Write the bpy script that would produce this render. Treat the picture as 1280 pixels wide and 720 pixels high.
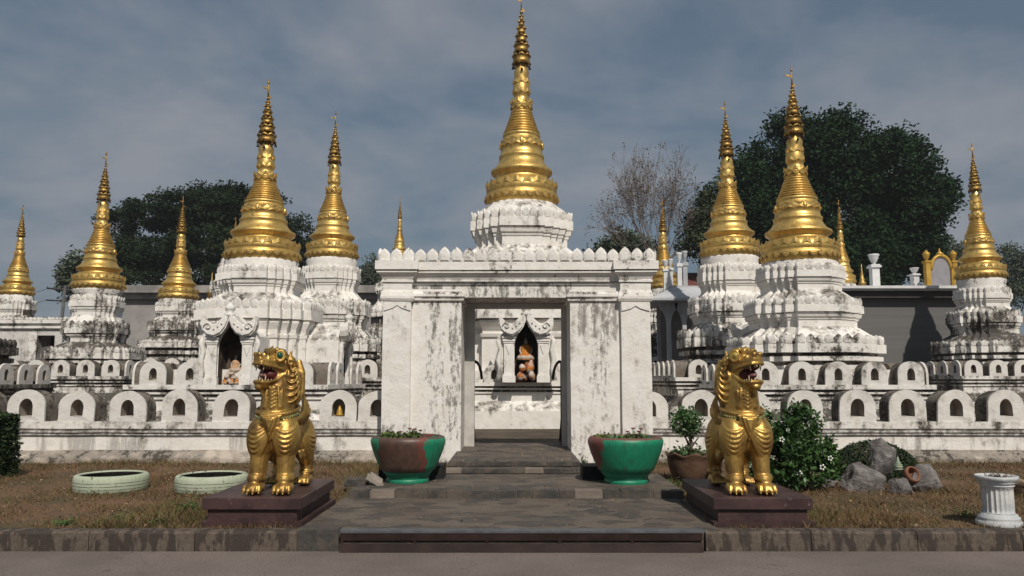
import bpy, math, random
import numpy as np
from mathutils import Vector, Matrix, noise
random.seed(7)
rng = np.random.default_rng(7)
R = math.radians
S = bpy.context.scene
for o in list(bpy.data.objects): bpy.data.objects.remove(o)
COL = S.collection

# ------------------------------------------------------------------ camera
F = 1000.0; PITCH = R(6.56); EYE = 1.6
cd = bpy.data.cameras.new('camera'); cam = bpy.data.objects.new('camera', cd); COL.objects.link(cam)
cam.location = (0, 0, EYE); cam.rotation_euler = (R(90) + PITCH, 0, 0)
cd.lens = F / 1280 * 36; cd.sensor_width = 36; cd.clip_start = 0.1; cd.clip_end = 3000
S.camera = cam
# ------------------------------------------------------------------ light
SUN_AZ, SUN_EL = R(16), R(47)
sd = bpy.data.lights.new('sun', 'SUN'); sun = bpy.data.objects.new('sun', sd); COL.objects.link(sun)
sd.energy = 3.7; sd.angle = R(0.6); sd.color = (1.0, 0.93, 0.83)
ldir = Vector((-math.sin(SUN_AZ) * math.cos(SUN_EL), math.cos(SUN_AZ) * math.cos(SUN_EL), -math.sin(SUN_EL)))
sun.rotation_euler = ldir.to_track_quat('-Z', 'Y').to_euler()
sun.location = (5, -10, 20)
W = bpy.data.worlds.new('World'); S.world = W; W.use_nodes = True
nt = W.node_tree; nt.nodes.clear()
def N(t, kind, **kw):
    n = t.nodes.new(kind)
    for k, v in kw.items():
        if k.startswith('i_'):
            n.inputs[k[2:].replace('_', ' ')].default_value = v
        else: setattr(n, k, v)
    return n
def L(t, a, b): t.links.new(a, b)
wo = N(nt, 'ShaderNodeOutputWorld'); bg = N(nt, 'ShaderNodeBackground'); bg.inputs[1].default_value = 0.075
sky = N(nt, 'ShaderNodeTexSky', sky_type='NISHITA', sun_disc=False, sun_elevation=SUN_EL, sun_rotation=math.pi - SUN_AZ,
        air_density=1.0, dust_density=1.2, ozone_density=2.0)
tc = N(nt, 'ShaderNodeTexCoord')
sx = N(nt, 'ShaderNodeSeparateXYZ'); L(nt, tc.outputs['Generated'], sx.inputs[0])
zz = N(nt, 'ShaderNodeMath', operation='ADD'); zz.inputs[1].default_value = 0.22; L(nt, sx.outputs['Z'], zz.inputs[0])
dx = N(nt, 'ShaderNodeMath', operation='DIVIDE'); L(nt, sx.outputs['X'], dx.inputs[0]); L(nt, zz.outputs[0], dx.inputs[1])
dy = N(nt, 'ShaderNodeMath', operation='DIVIDE'); L(nt, sx.outputs['Y'], dy.inputs[0]); L(nt, zz.outputs[0], dy.inputs[1])
cx = N(nt, 'ShaderNodeCombineXYZ'); L(nt, dx.outputs[0], cx.inputs[0]); L(nt, dy.outputs[0], cx.inputs[1])
n1 = N(nt, 'ShaderNodeTexNoise'); n1.inputs['Scale'].default_value = 1.35; n1.inputs['Detail'].default_value = 7; n1.inputs['Roughness'].default_value = .57; n1.inputs['Distortion'].default_value = .25
L(nt, cx.outputs[0], n1.inputs['Vector'])
cr = N(nt, 'ShaderNodeMapRange'); cr.inputs['From Min'].default_value = .40; cr.inputs['From Max'].default_value = .62; cr.inputs['To Max'].default_value = .85
L(nt, n1.outputs['Fac'], cr.inputs['Value'])
grd = N(nt, 'ShaderNodeMix', data_type='RGBA', blend_type='MULTIPLY'); grd.inputs[0].default_value = 1; grd.inputs[7].default_value = (0.72, .84, .84, 1)
L(nt, sky.outputs[0], grd.inputs[6])
SKYMUL = grd
# haze near the horizon and thin cloud: one grey-blue tone
mxh = N(nt, 'ShaderNodeMapRange'); mxh.inputs['From Min'].default_value = .0; mxh.inputs['From Max'].default_value = .42; mxh.inputs['To Min'].default_value = .95; mxh.inputs['To Max'].default_value = .55
L(nt, sx.outputs['Z'], mxh.inputs['Value'])
m1 = N(nt, 'ShaderNodeMix', data_type='RGBA'); m1.inputs[7].default_value = (1.85, 2.4, 2.98, 1)
L(nt, mxh.outputs[0], m1.inputs[0]); L(nt, grd.outputs[2], m1.inputs[6])
m2 = N(nt, 'ShaderNodeMix', data_type='RGBA'); m2.inputs[7].default_value = (3.7, 3.9, 4.35, 1)
L(nt, cr.outputs[0], m2.inputs[0]); L(nt, m1.outputs[2], m2.inputs[6])
L(nt, m2.outputs[2], bg.inputs[0]); L(nt, bg.outputs[0], wo.inputs[0])
S.view_settings.view_transform = 'Standard'; S.view_settings.look = 'None'; S.view_settings.gamma = 1
S.view_settings.use_curve_mapping = False; S.view_settings.exposure = 0.0

# ------------------------------------------------------------------ helpers
CT, ST = math.cos(PITCH), math.sin(PITCH)
def P(px, py, Y):                      # measuring aid: a sight line of the photo met at real distance Y
    t = Y / (F * CT - (360 - py) * ST)
    return Vector(((px - 640) * t, Y, EYE + t * (F * ST + (360 - py) * CT)))
def PZ(py, Y): return P(640, py, Y).z
def mesh_np(name, v, f, mats, mi=None, smooth=False):
    me = bpy.data.meshes.new(name)
    v = np.asarray(v, dtype=np.float32); f = np.asarray(f, dtype=np.int32)
    me.vertices.add(len(v)); me.vertices.foreach_set('co', v.ravel())
    k = f.shape[1]; me.loops.add(f.size); me.loops.foreach_set('vertex_index', f.ravel())
    me.polygons.add(len(f)); me.polygons.foreach_set('loop_start', np.arange(0, f.size, k, dtype=np.int32))
    try: me.polygons.foreach_set('loop_total', np.full(len(f), k, dtype=np.int32))
    except Exception: pass
    for m in mats: me.materials.append(m)
    if mi is not None: me.polygons.foreach_set('material_index', np.asarray(mi, dtype=np.int32))
    if smooth: me.polygons.foreach_set('use_smooth', np.ones(len(f), dtype=bool))
    me.update(calc_edges=True); me.validate()
    return me
def setp(o, label=None, cat=None, group=None, kind=None):
    if label: o['label'] = label
    if cat: o['category'] = cat
    if group: o['group'] = group
    if kind: o['kind'] = kind
    return o
def empty(name, loc, label, cat, group=None, rz=0):
    o = bpy.data.objects.new(name, None); COL.objects.link(o); o.location = loc; o.rotation_euler = (0, 0, rz)
    o.empty_display_size = .2
    return setp(o, label, cat, group)
def link(name, me, parent=None, loc=(0, 0, 0), rot=(0, 0, 0)):
    o = bpy.data.objects.new(name, me); COL.objects.link(o); o.location = loc; o.rotation_euler = rot
    if parent: o.parent = parent
    return o
class MB:
    """collects shapes for ONE mesh"""
    def __init__(s): s.v = []; s.f = []; s.m = []; s.sm = []
    def add(s, vs, fs, m=0, sm=False, M=None):
        b = len(s.v)
        if M is not None: vs = [M @ Vector(v) for v in vs]
        s.v += [tuple(v) for v in vs]
        for f in fs: s.f.append([b + i for i in f]); s.m.append(m); s.sm.append(sm)
    def box(s, x0, x1, y0, y1, z0, z1, m=0, M=None):
        s.add([(x0,y0,z0),(x1,y0,z0),(x1,y1,z0),(x0,y1,z0),(x0,y0,z1),(x1,y0,z1),(x1,y1,z1),(x0,y1,z1)],
              [(0,3,2,1),(4,5,6,7),(0,1,5,4),(1,2,6,5),(2,3,7,6),(3,0,4,7)], m, False, M)
    def sweep(s, rings, m=0, sm=False, cap=True, M=None):
        n = len(rings[0]); vs = [p for r in rings for p in r]; fs = []
        for k in range(len(rings) - 1):
            for i in range(n):
                j = (i + 1) % n
                fs.append((k*n+i, k*n+j, (k+1)*n+j, (k+1)*n+i))
        if cap:
            fs.append(tuple(range(n))[::-1]); fs.append(tuple((len(rings)-1)*n + i for i in range(n)))
        s.add(vs, fs, m, sm, M)
    def lathe(s, prof, n=24, m=0, sm=True, M=None, mod=None, cap=True):
        rings = []
        for (r, z) in prof:
            ring = []
            for i in range(n):
                a = 2*math.pi*i/n; rr, zz_ = (r, z) if mod is None else mod(r, z, a)
                ring.append((rr*math.cos(a), rr*math.sin(a), zz_))
            rings.append(ring)
        s.sweep(rings, m, sm, cap, M)
    def ell(s, c, r, m=0, n=16, k=10, M=None, rot=None):
        rings = []
        for j in range(k+1):
            t = math.pi*j/k; rings.append([(math.sin(t)*math.cos(2*math.pi*i/n), math.sin(t)*math.sin(2*math.pi*i/n), -math.cos(t)) for i in range(n)])
        Q = Matrix.Translation(c) @ (rot if rot is not None else Matrix()) @ Matrix.Diagonal((r[0], r[1], r[2], 1))
        if M is not None: Q = M @ Q
        s.sweep(rings, m, True, True, Q)
    def tube(s, pts, rad, n=8, m=0, sm=True, M=None, cap=True):
        pts = [Vector(p) for p in pts]; rings = []; up = Vector((0, 0, 1)); prev = None
        for i, p in enumerate(pts):
            d = (pts[min(i+1, len(pts)-1)] - pts[max(i-1, 0)]).normalized()
            if prev is None:
                a = d.cross(up); a = a if a.length > .05 else d.cross(Vector((1, 0, 0)))
            else: a = prev - d * prev.dot(d)
            a.normalize(); prev = a; b = d.cross(a)
            r = rad[min(i, len(rad)-1)] if isinstance(rad, list) else rad
            r1, r2 = r if isinstance(r, tuple) else (r, r)
            rings.append([p + a*r1*math.cos(2*math.pi*k/n) + b*r2*math.sin(2*math.pi*k/n) for k in range(n)])
        s.sweep(rings, m, sm, cap, M)
    def poly(s, pts, y0, y1, m=0, M=None):           # outline in x,z extruded along y
        n = len(pts); vs = [(p[0], y0, p[1]) for p in pts] + [(p[0], y1, p[1]) for p in pts]
        fs = [tuple(range(n)), tuple(range(2*n-1, n-1, -1))] + [((i+1) % n, i, n+i, n+(i+1) % n) for i in range(n)]
        s.add(vs, fs, m, False, M)
    def mesh(s, name, mats):
        me = bpy.data.meshes.new(name); me.from_pydata(s.v, [], s.f)
        for m in mats: me.materials.append(m)
        me.polygons.foreach_set('material_index', s.m); me.polygons.foreach_set('use_smooth', s.sm)
        me.update(); return me
    def obj(s, name, mats, parent=None, loc=(0,0,0), rot=(0,0,0)):
        if not isinstance(mats, (list, tuple)): mats = [mats]
        return link(name, s.mesh(name, mats), parent, loc, rot)
    def jit(s, a, sc=3.0):
        s.v = [tuple(Vector(v) + noise.noise_vector(Vector(v)*sc)*a) for v in s.v]
        return s

# ------------------------------------------------------------------ materials
def mat(name):
    m = bpy.data.materials.new(name); m.use_nodes = True; t = m.node_tree; t.nodes.clear()
    o = N(t, 'ShaderNodeOutputMaterial'); b = N(t, 'ShaderNodeBsdfPrincipled'); L(t, b.outputs[0], o.inputs[0])
    return m, t, b
def noisen(t, scale, detail=4, rough=.55, vec=None, stretch=None, dist=0):
    n = N(t, 'ShaderNodeTexNoise'); n.inputs['Scale'].default_value = scale; n.inputs['Detail'].default_value = detail
    n.inputs['Roughness'].default_value = rough; n.inputs['Distortion'].default_value = dist
    g = N(t, 'ShaderNodeNewGeometry'); src = vec if vec is not None else g.outputs['Position']
    if stretch:
        mp = N(t, 'ShaderNodeMapping'); mp.inputs['Scale'].default_value = stretch; L(t, src, mp.inputs[0]); src = mp.outputs[0]
    L(t, src, n.inputs['Vector']); return n.outputs['Fac']
def rmp(t, v, a, b, lo=0., hi=1.):
    r = N(t, 'ShaderNodeMapRange'); r.interpolation_type = 'SMOOTHSTEP'
    for k, x in zip(('From Min', 'From Max', 'To Min', 'To Max'), (a, b, lo, hi)): r.inputs[k].default_value = x
    L(t, v, r.inputs['Value']); return r.outputs[0]
def mixc(t, f, a, b, blend='MIX'):
    x = N(t, 'ShaderNodeMix', data_type='RGBA', blend_type=blend)
    for sock, v in ((0, f), (6, a), (7, b)):
        if isinstance(v, bpy.types.NodeSocket): L(t, v, x.inputs[sock])
        elif sock == 0: x.inputs[0].default_value = v
        else: x.inputs[sock].default_value = (v[0], v[1], v[2], 1)
    return x.outputs[2]
def math2(t, op, a, b):
    x = N(t, 'ShaderNodeMath', operation=op)
    for i, v in enumerate((a, b)):
        if isinstance(v, bpy.types.NodeSocket): L(t, v, x.inputs[i])
        else: x.inputs[i].default_value = v
    return x.outputs[0]
def bump(t, b, h, strength=.3, dist=.02):
    n = N(t, 'ShaderNodeBump'); n.inputs['Strength'].default_value = strength; n.inputs['Distance'].default_value = dist
    L(t, h, n.inputs['Height']); L(t, n.outputs[0], b.inputs['Normal'])

def plaster(name, grey=.5, black=.3, upk=.5, base=(.79, .765, .725), streakz=.22, extra=None):
    """old lime plaster: grey weathering, black lichen on ledges, rain streaks"""
    m, t, b = mat(name)
    g = N(t, 'ShaderNodeNewGeometry'); sp = N(t, 'ShaderNodeSeparateXYZ'); L(t, g.outputs['Normal'], sp.inputs[0])
    up = rmp(t, sp.outputs['Z'], .15, .8)
    big = noisen(t, .9, 5, .6); st = noisen(t, 3.6, 6, .68, stretch=(1, 1, streakz)); fine = noisen(t, 13, 7, .75)
    mid = noisen(t, 4.5, 6, .7)
    s1 = math2(t, 'ADD', math2(t, 'MULTIPLY', big, .4), math2(t, 'ADD', math2(t, 'MULTIPLY', st, .3), math2(t, 'MULTIPLY', mid, .3)))
    s1 = math2(t, 'ADD', s1, math2(t, 'MULTIPLY', up, .10 * upk))
    k = .560 - .14 * grey
    gm = rmp(t, s1, k, k + .10)
    s2 = math2(t, 'ADD', math2(t, 'MULTIPLY', st, .35), math2(t, 'MULTIPLY', fine, .40))
    s2 = math2(t, 'ADD', s2, math2(t, 'MULTIPLY', mid, .25))
    s2 = math2(t, 'ADD', s2, math2(t, 'MULTIPLY', math2(t, 'SUBTRACT', big, .5), .3))
    s2 = math2(t, 'ADD', s2, math2(t, 'MULTIPLY', up, .07 * upk))
    k = .622 - .145 * black
    bm = rmp(t, s2, k, k + .05)
    tint = mixc(t, rmp(t, mid, .35, .7), base, (base[0]*.88, base[1]*.86, base[2]*.83))
    c = mixc(t, math2(t, 'MULTIPLY', gm, .78), tint, (.20, .18, .155))
    c = mixc(t, math2(t, 'MULTIPLY', bm, .88), c, (.045, .040, .034))
    if extra: c = extra(t, c)
    L(t, c, b.inputs['Base Color']); b.inputs['Roughness'].default_value = .9; b.inputs['Specular IOR Level'].default_value = .2
    h = math2(t, 'ADD', noisen(t, 26, 5, .7), math2(t, 'MULTIPLY', noisen(t, 5, 3), 1.4))
    bump(t, b, h, .5, .018)
    return m
M_clean = plaster('plaster_clean', .22, .22, .8)
M_mid = plaster('plaster_weathered', .5, .60, .9)
M_dirty = plaster('plaster_dirty', .85, .85, 1.0)
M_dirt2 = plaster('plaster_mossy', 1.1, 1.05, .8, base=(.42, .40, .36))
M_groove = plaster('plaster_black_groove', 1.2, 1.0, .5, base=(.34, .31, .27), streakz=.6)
M_far = plaster('plaster_far', .5, .35, .8, base=(.62, .60, .58))
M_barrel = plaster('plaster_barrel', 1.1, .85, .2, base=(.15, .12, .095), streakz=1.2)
M_niche = plaster('plaster_niche', .25, .16, .6, base=(.70, .675, .64))
M_terr = plaster('plaster_terrace', .7, .75, 1.0)

def streak_boxes(t, c, boxes):
    """rain-drip stains of the gate, each with its own place, as (x0,x1,z0,z1,threshold)"""
    g = N(t, 'ShaderNodeNewGeometry'); sp = N(t, 'ShaderNodeSeparateXYZ'); L(t, g.outputs['Position'], sp.inputs[0])
    st = noisen(t, 7, 7, .72, stretch=(1, 1, .16)); fi = noisen(t, 13, 6, .72, stretch=(1, 1, .6))
    s = math2(t, 'ADD', math2(t, 'MULTIPLY', st, .55), math2(t, 'MULTIPLY', fi, .45))
    for (x0, x1, z0, z1, th, col) in boxes:
        wx = min(.12, (x1-x0)*.45); wz = (z1-z0)*.4
        a = rmp(t, sp.outputs['X'], x0, x0+wx); a2 = rmp(t, sp.outputs['X'], x1-wx, x1, 1, 0)
        b_ = rmp(t, sp.outputs['Z'], z0, z0+wz); b2 = rmp(t, sp.outputs['Z'], z1-.03, z1+.03, 1, 0)
        k = math2(t, 'MULTIPLY', math2(t, 'MULTIPLY', a, a2), math2(t, 'MULTIPLY', b_, b2))
        v = math2(t, 'MULTIPLY', rmp(t, math2(t, 'ADD', s, math2(t, 'MULTIPLY', k, .06)), th, th+.09), rmp(t, math2(t, 'ADD', k, math2(t, 'SUBTRACT', s, .5)), .05, .45)); v = math2(t, 'MULTIPLY', v, .85)
        c = mixc(t, math2(t, 'MULTIPLY', v, .85), c, col)
    return c
BLK = (.05, .045, .04); GRY = (.22, .20, .18)
M_gate = plaster('plaster_gate', .02, -.12, .4, extra=lambda t, c: streak_boxes(t, c, [
    (-2.4, 2.5, 3.30, 3.52, .54, BLK), (-1.95, -.9, 2.85, 3.25, .50, BLK), (-1.55, -1.15, 1.0, 3.1, .545, BLK), (-1.15, -.84, .2, 3.1, .515, BLK), (-1.5, -.86, .2, 1.5, .55, GRY),
    (1.1, 1.9, 2.2, 3.1, .50, GRY), (1.2, 1.75, 1.2, 3.1, .53, GRY), (1.35, 1.75, .3, 2.2, .55, GRY),
    (-2.6, 2.6, .0, .85, .55, GRY), (-.95, 1.1, 2.98, 3.3, .51, BLK), (-2.6, -1.7, 3.0, 3.3, .60, GRY)]))
M_gatecap = plaster('plaster_gate_cap', .28, .50, .9, streakz=.35)

def gold(name, base=(.76, .52, .165), rough=.40, dirt=.5, bs=.22, sc=45):
    m, t, b = mat(name)
    n = noisen(t, 5, 5, .6); f = noisen(t, sc, 4, .6)
    c = mixc(t, rmp(t, n, .42, .64, 0, dirt), base, (base[0]*.55, base[1]*.48, base[2]*.5)); st_ = noisen(t, 9, 6, .75, stretch=(1, 1, .25)); c = mixc(t, rmp(t, st_, .56, .66, 0, .7), c, (base[0]*.30, base[1]*.24, base[2]*.3)); c = mixc(t, rmp(t, st_, .40, .30, 0, .4), c, (base[0]*1.1, base[1]*1.2, base[2]*1.9))
    L(t, c, b.inputs['Base Color']); b.inputs['Metallic'].default_value = .80
    L(t, rmp(t, f, .3, .7, rough*.8, rough*1.35), b.inputs['Roughness'])
    bump(t, b, math2(t, 'ADD', f, math2(t, 'MULTIPLY', noisen(t, 11, 3), 1.0)), bs, .012)
    return m
M_gold = gold('gold_leaf')
M_gold_dk = gold('gold_crown', (.42, .27, .08), .46, .8, .6, 30)
def ramp_simple(name, a, b_, sc=4, rough=.8, bs=.3, bd=.02, spec=.3, metal=0, det=5, stretch=None):
    m, t, b = mat(name)
    n = noisen(t, sc, det, .62, stretch=stretch)
    L(t, mixc(t, rmp(t, n, .35, .68), a, b_), b.inputs['Base Color']); b.inputs['Roughness'].default_value = rough
    b.inputs['Specular IOR Level'].default_value = spec; b.inputs['Metallic'].default_value = metal
    if bs: bump(t, b, noisen(t, sc*5, 5, .65), bs, bd)
    return m
M_iron = ramp_simple('dark_iron', (.03, .028, .025), (.07, .05, .04), 8, .6, .2)
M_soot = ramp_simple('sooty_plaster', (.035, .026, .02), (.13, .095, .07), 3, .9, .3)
M_tree_l = ramp_simple('dark_leaves', (.013, .025, .012), (.026, .042, .018), .3, .85, 0, spec=.1)
M_tree_r = ramp_simple('deep_green_leaves', (.007, .022, .007), (.020, .050, .014), .6, .75, 0, spec=.15)
M_bark = ramp_simple('bark', (.10, .08, .065), (.19, .155, .125), 6, .9, .5)
M_dry = ramp_simple('dry_leaves', (.12, .085, .06), (.20, .15, .11), 2, .9, 0)
M_hazetree = ramp_simple('distant_leaves', (.05, .07, .045), (.09, .115, .07), .5, .9, 0)
M_bush = ramp_simple('bush_leaves', (.022, .06, .012), (.06, .13, .03), 3, .5, 0, spec=.5)
M_bushdk = ramp_simple('clipped_shrub_leaves', (.012, .03, .010), (.035, .06, .018), 5, .7, 0)
M_petalw = ramp_simple('white_flower', (.75, .75, .68), (.85, .85, .8), 5, .6, 0)

# ------------------------------------------------------------------ gold spire profile (height fraction, radius fraction)
def spire_parts(st, r0, H, z0, n=48, detail=1, vane=True):
    """bell, ringed cone, lotus bud, umbrella crown and vane as parts under st (local, standing on z0)"""
    def pr(l): return [(r*r0, z0 + h*H) for h, r in l]
    def petals(mb, h, r, dh, cnt, dr=.0, down=False, w=1.0):
        for i in range(cnt):
            a = 2*math.pi*i/cnt; M = Matrix.Translation((0, 0, z0+h*H)) @ Matrix.Rotation(a, 4, 'Z')
            ww = 2*math.pi*r*r0/cnt*.5*w; hh = dh*H*(-1 if down else 1); x0 = r*r0; e = .022*r0
            vs = [(x0-e, -ww, 0), (x0+e*.4, -ww*.95, hh*.1), (x0+e*.6, -ww*.7, hh*.6), (x0+dr*r0, 0, hh), (x0+e*.6, ww*.7, hh*.6), (x0+e*.4, ww*.95, hh*.1), (x0-e, ww, 0), (x0+e*1.9, 0, hh*.4), (x0-e*1.4, 0, hh*.6)]
            mb.add(vs, [(0,1,7),(1,2,7),(2,3,7),(3,4,7),(4,5,7),(5,6,7),(6,0,7),(1,0,8),(2,1,8),(3,2,8),(4,3,8),(5,4,8),(6,5,8)], 0, False, M)
    cn = 22 if detail else 14
    b = MB()
    b.lathe(pr([(-.004, .93), (0, .97), (.018, 1.0), (.03, 1.03), (.04, 1.035), (.046, 1.0), (.05, .97), (.056, 1.0), (.075, 1.0), (.095, .95), (.105, .88), (.112, .80), (.118, .76), (.128, .76), (.14, .86), (.147, .875), (.155, .87), (.158, .84)]), n)
    petals(b, .066, .985, .040, cn, .035)
    petals(b, .036, 1.03, .024, cn+6, .03, True)
    b.obj('lotus_base', M_gold, st)
    b = MB()
    b.lathe(pr([(.158, .84), (.163, .795), (.175, .72), (.19, .665), (.208, .625), (.212, .645), (.222, .645), (.226, .61), (.24, .59), (.252, .58), (.256, .60), (.28, .585), (.298, .55), (.302, .52), (.308, .52), (.312, .54), (.32, .535), (.324, .50)]), n)
    petals(b, .296, .562, .026, 14, .03, True, 1.0); petals(b, .258, .60, .018, 14, .0, False, .8)
    if detail:
        for i in range(4):                                       # medallions on the bell band
            a = 2*math.pi*(i+.25)/4 - math.pi/2 - .25*2*math.pi/4
            c = Vector((math.cos(a), math.sin(a), 0))*.58*r0 + Vector((0, 0, z0+.27*H)); b.ell(c, (.06*r0, .06*r0, .020*H), 0, 10, 6)
    b.obj('bell', M_gold, st)
    b = MB(); prof = []; k = 9
    for i in range(k):
        h = .324 + i*(.442-.324)/k; r = .50 - (.50-.28)*(i/(k-1))**.85; dh = (.442-.324)/k
        prof += [(h, r*.92), (h+dh*.12, r*.98), (h+dh*.4, r*1.05), (h+dh*.72, r*1.0), (h+dh*.86, r*.91)]
    b.lathe(pr(prof), n); b.obj('ringed_cone', M_gold, st)
    b = MB()
    b.lathe(pr([(.442, .27), (.452, .30), (.462, .305), (.474, .25), (.486, .215), (.50, .21), (.505, .235), (.52, .25), (.545, .235), (.57, .215), (.60, .205), (.61, .22), (.62, .20), (.63, .165), (.66, .155)]), max(16, n//2))
    petals(b, .455, .29, .030, 10, .04); petals(b, .505, .23, .028, 8, .03); petals(b, .55, .22, .03, 8, .03); petals(b, .452, .29, .018, 10, .03, True)
    b.obj('lotus_bud', M_gold, st)
    b = MB(); tiers = [(.655, .245, .040), (.71, .20, .034), (.757, .155, .030), (.797, .115, .027), (.832, .08, .023), (.860, .05, .02)]
    for (h, r, dh) in tiers:
        b.lathe(pr([(h, r), (h+.003, r*1.05), (h+dh*.25, r*.96), (h+dh*.55, r*.97), (h+dh*.7, r*1.04), (h+dh*.82, r*.72), (h+dh*1.05, r*.55), (h+dh*1.42, r*.5)]), 16)
        petals(b, h+dh*.65, r, dh*.35, 8, .02); petals(b, h, r, dh*.3, 10, .02, True)
    b.lathe(pr([(.89, .05), (.90, .035), (.905, .012)]), 10)
    cr_ = b.obj('umbrella_crown', M_gold_dk, st)
    for i in range(7 if detail else 0):                          # hanging bells under the crown
        a = 2*math.pi*(i+.3)/7; r = .25*r0; x, y = r*math.cos(a), r*math.sin(a); z = z0+.652*H; q = .036*r0; b = MB()
        l = (.016 + .010*((i*7) % 3))*H; zb_ = -l
        b.sweep([[(q*k_*math.cos(u), q*k_*math.sin(u), zb_+zz2) for u in np.linspace(0, 5.385, 7)] for k_, zz2 in ((.18, l), (.16, q*1.4), (.6, q*.8), (1.1, -q*.6), (1.25, -q))], 0, True)
        b.obj('hanging_bell', M_iron, cr_, (x, y, z))
    if vane:
        b = MB(); b.tube([(0, 0, z0+.90*H), (0, 0, z0+.985*H)], [.018*r0+.006, .012*r0+.005], 6)
        q = .09*r0+.03
        b.poly([(0, z0+.945*H), (-q*1.2, z0+.955*H), (-q*1.6, z0+.965*H), (-q*.6, z0+.958*H), (0, z0+.962*H)], -.008, .008)
        b.poly([(0, z0+.905*H), (q*.9, z0+.895*H), (q*.8, z0+.905*H), (0, z0+.92*H)], -.008, .008)
        b.ell((0, 0, z0+.985*H), (q*.28, q*.28, q*.45), 0, 8, 6); b.ell((0, 0, z0+.995*H), (q*.14, q*.14, q*.5), 0, 8, 6)
        b.obj('weather_vane', M_gold_dk, st)

# ------------------------------------------------------------------ white redented body
QP = [(1, -.50), (1, .50), (.885, .50), (.885, .63), (.76, .63), (.76, .76), (.63, .76), (.63, .885), (.50, .885)]
def redent(w, q=None):
    one = [(1, .43), (.87, .43), (.87, .60), (.735, .60), (.735, .735), (.60, .735), (.60, .87), (.43, .87), (.43, 1)]
    pts = []
    for k in range(4):
        c, s = [(1, 0), (0, 1), (-1, 0), (0, -1)][k]
        for x, y in one: pts.append((w*(x*c - y*s), w*(x*s + y*c)))
    return pts
def square(w): return [(w, -w), (w, w), (-w, w), (-w, -w)]
def add_petals(mb, plan, z, pw, ph, m=0, lean=.12, inset=.03, skip=0.06):
    n = len(plan)
    for i in range(n):
        a = Vector((*plan[i], 0)); b_ = Vector((*plan[(i+1) % n], 0)); d = b_-a; ln = d.length
        if ln < skip: continue
        d.normalize(); nrm = Vector((d.y, -d.x, 0)); c = max(1, round(ln/pw)); sp = ln/c
        for k in range(c):
            o = a + d*sp*(k+.5) - nrm*inset; w2 = sp*.495; h = ph*random.uniform(.9, 1.08); t_ = min(.07, pw*.45); lz = lean*h + random.uniform(-.01, .01)
            o = o + Vector((0, 0, z))
            def q(u, v, w): return o + d*u + nrm*w + Vector((0, 0, v))
            T_ = [(-.86, 0), (-.98, .30), (-.95, .58), (-.52, .83), (0, 1), (.52, .83), (.95, .58), (.98, .30), (.86, 0)]
            fr = [q(w2*a1, h*b1, lz*b1) for a1, b1 in T_]; bk = [q(w2*a1*.94, h*b1*.98, lz*b1-t_*(1-.45*b1)) for a1, b1 in T_]
            mid_ = [q(w2*a1*.62, h*(.08+b1*.74), lz*b1*.8+t_*.34) for a1, b1 in T_]
            cc = q(0, h*.42, t_*.42+lz*.4); nT = 9; vs = fr + mid_ + bk + [cc]; fs_ = []
            for e1 in range(nT-1):
                fs_ += [(e1+1, e1, nT+e1, nT+e1+1), (nT+e1+1, nT+e1, 3*nT), (e1, e1+1, 2*nT+e1+1, 2*nT+e1)]
            fs_ += [(0, nT-1, 2*nT-1, nT), (nT, 2*nT-1, 3*nT), tuple(2*nT+e1 for e1 in range(nT))]
            mb.add(vs, fs_, m)

def arch_pts(w, h, n=14, straight=.5, pointed=False):
    """left base -> over the top -> right base; w width, h height"""
    hs = h*straight if not pointed else h*.62
    pts = [(-w/2, 0), (-w/2, hs*.5)]
    for i in range(n+1):
        if pointed:
            u = i/n; s = -1 if u < .5 else 1; v = 1-abs(2*u-1)
            pts.append((s*(w/2)*(1-v**1.35) if v < 1 else 0, hs + (h-hs)*(v**.9)))
        else:
            a = math.pi*(1-i/n); pts.append((math.cos(a)*w/2, hs + math.sin(a)*(h-hs)))
    pts += [(w/2, hs*.5), (w/2, 0)]
    return pts
def niche_mesh(name, w, h, d, ow, oh, oz, mats, cav=.26):
    mb = MB(); A = arch_pts(w, h); n = len(A); B = [(x, z+oz) for x, z in arch_pts(ow, oh)]
    A2 = [(x*.95, z*.965) for x, z in A]
    vs = [(x, 0, z) for x, z in A] + [(x, 0, z) for x, z in B]
    fs = [(i, i+1, n+i+1, n+i) for i in range(n-1)] + [(0, n, 2*n-1, n-1)]
    mb.add(vs, [f[::-1] for f in fs], 0)
    mb.add([(x, 0, z) for x, z in A] + [(x, .05, z) for x, z in A], [(i+1, i, n+i, n+i+1) for i in range(n-1)], 0)
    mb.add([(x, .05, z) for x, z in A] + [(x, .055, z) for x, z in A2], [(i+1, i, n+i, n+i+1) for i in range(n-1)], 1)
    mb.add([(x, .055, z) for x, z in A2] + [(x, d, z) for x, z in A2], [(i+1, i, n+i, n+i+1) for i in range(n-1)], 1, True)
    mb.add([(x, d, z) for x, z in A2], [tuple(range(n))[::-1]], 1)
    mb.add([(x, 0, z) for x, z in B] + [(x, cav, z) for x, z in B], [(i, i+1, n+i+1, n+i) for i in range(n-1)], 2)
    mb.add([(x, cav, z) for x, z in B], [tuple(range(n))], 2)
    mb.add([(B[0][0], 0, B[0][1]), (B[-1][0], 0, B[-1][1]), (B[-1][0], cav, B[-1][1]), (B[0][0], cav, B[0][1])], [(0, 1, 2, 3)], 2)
    mb.jit(.012, 2.5)
    return mb.mesh(name, mats)
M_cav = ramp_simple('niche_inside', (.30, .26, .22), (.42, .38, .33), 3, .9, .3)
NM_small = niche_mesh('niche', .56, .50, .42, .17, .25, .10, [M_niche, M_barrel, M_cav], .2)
NM_front = [niche_mesh('niche', .655, .56, .43, .245, .30, .10, [M_niche, M_barrel, M_cav], .3)]
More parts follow.
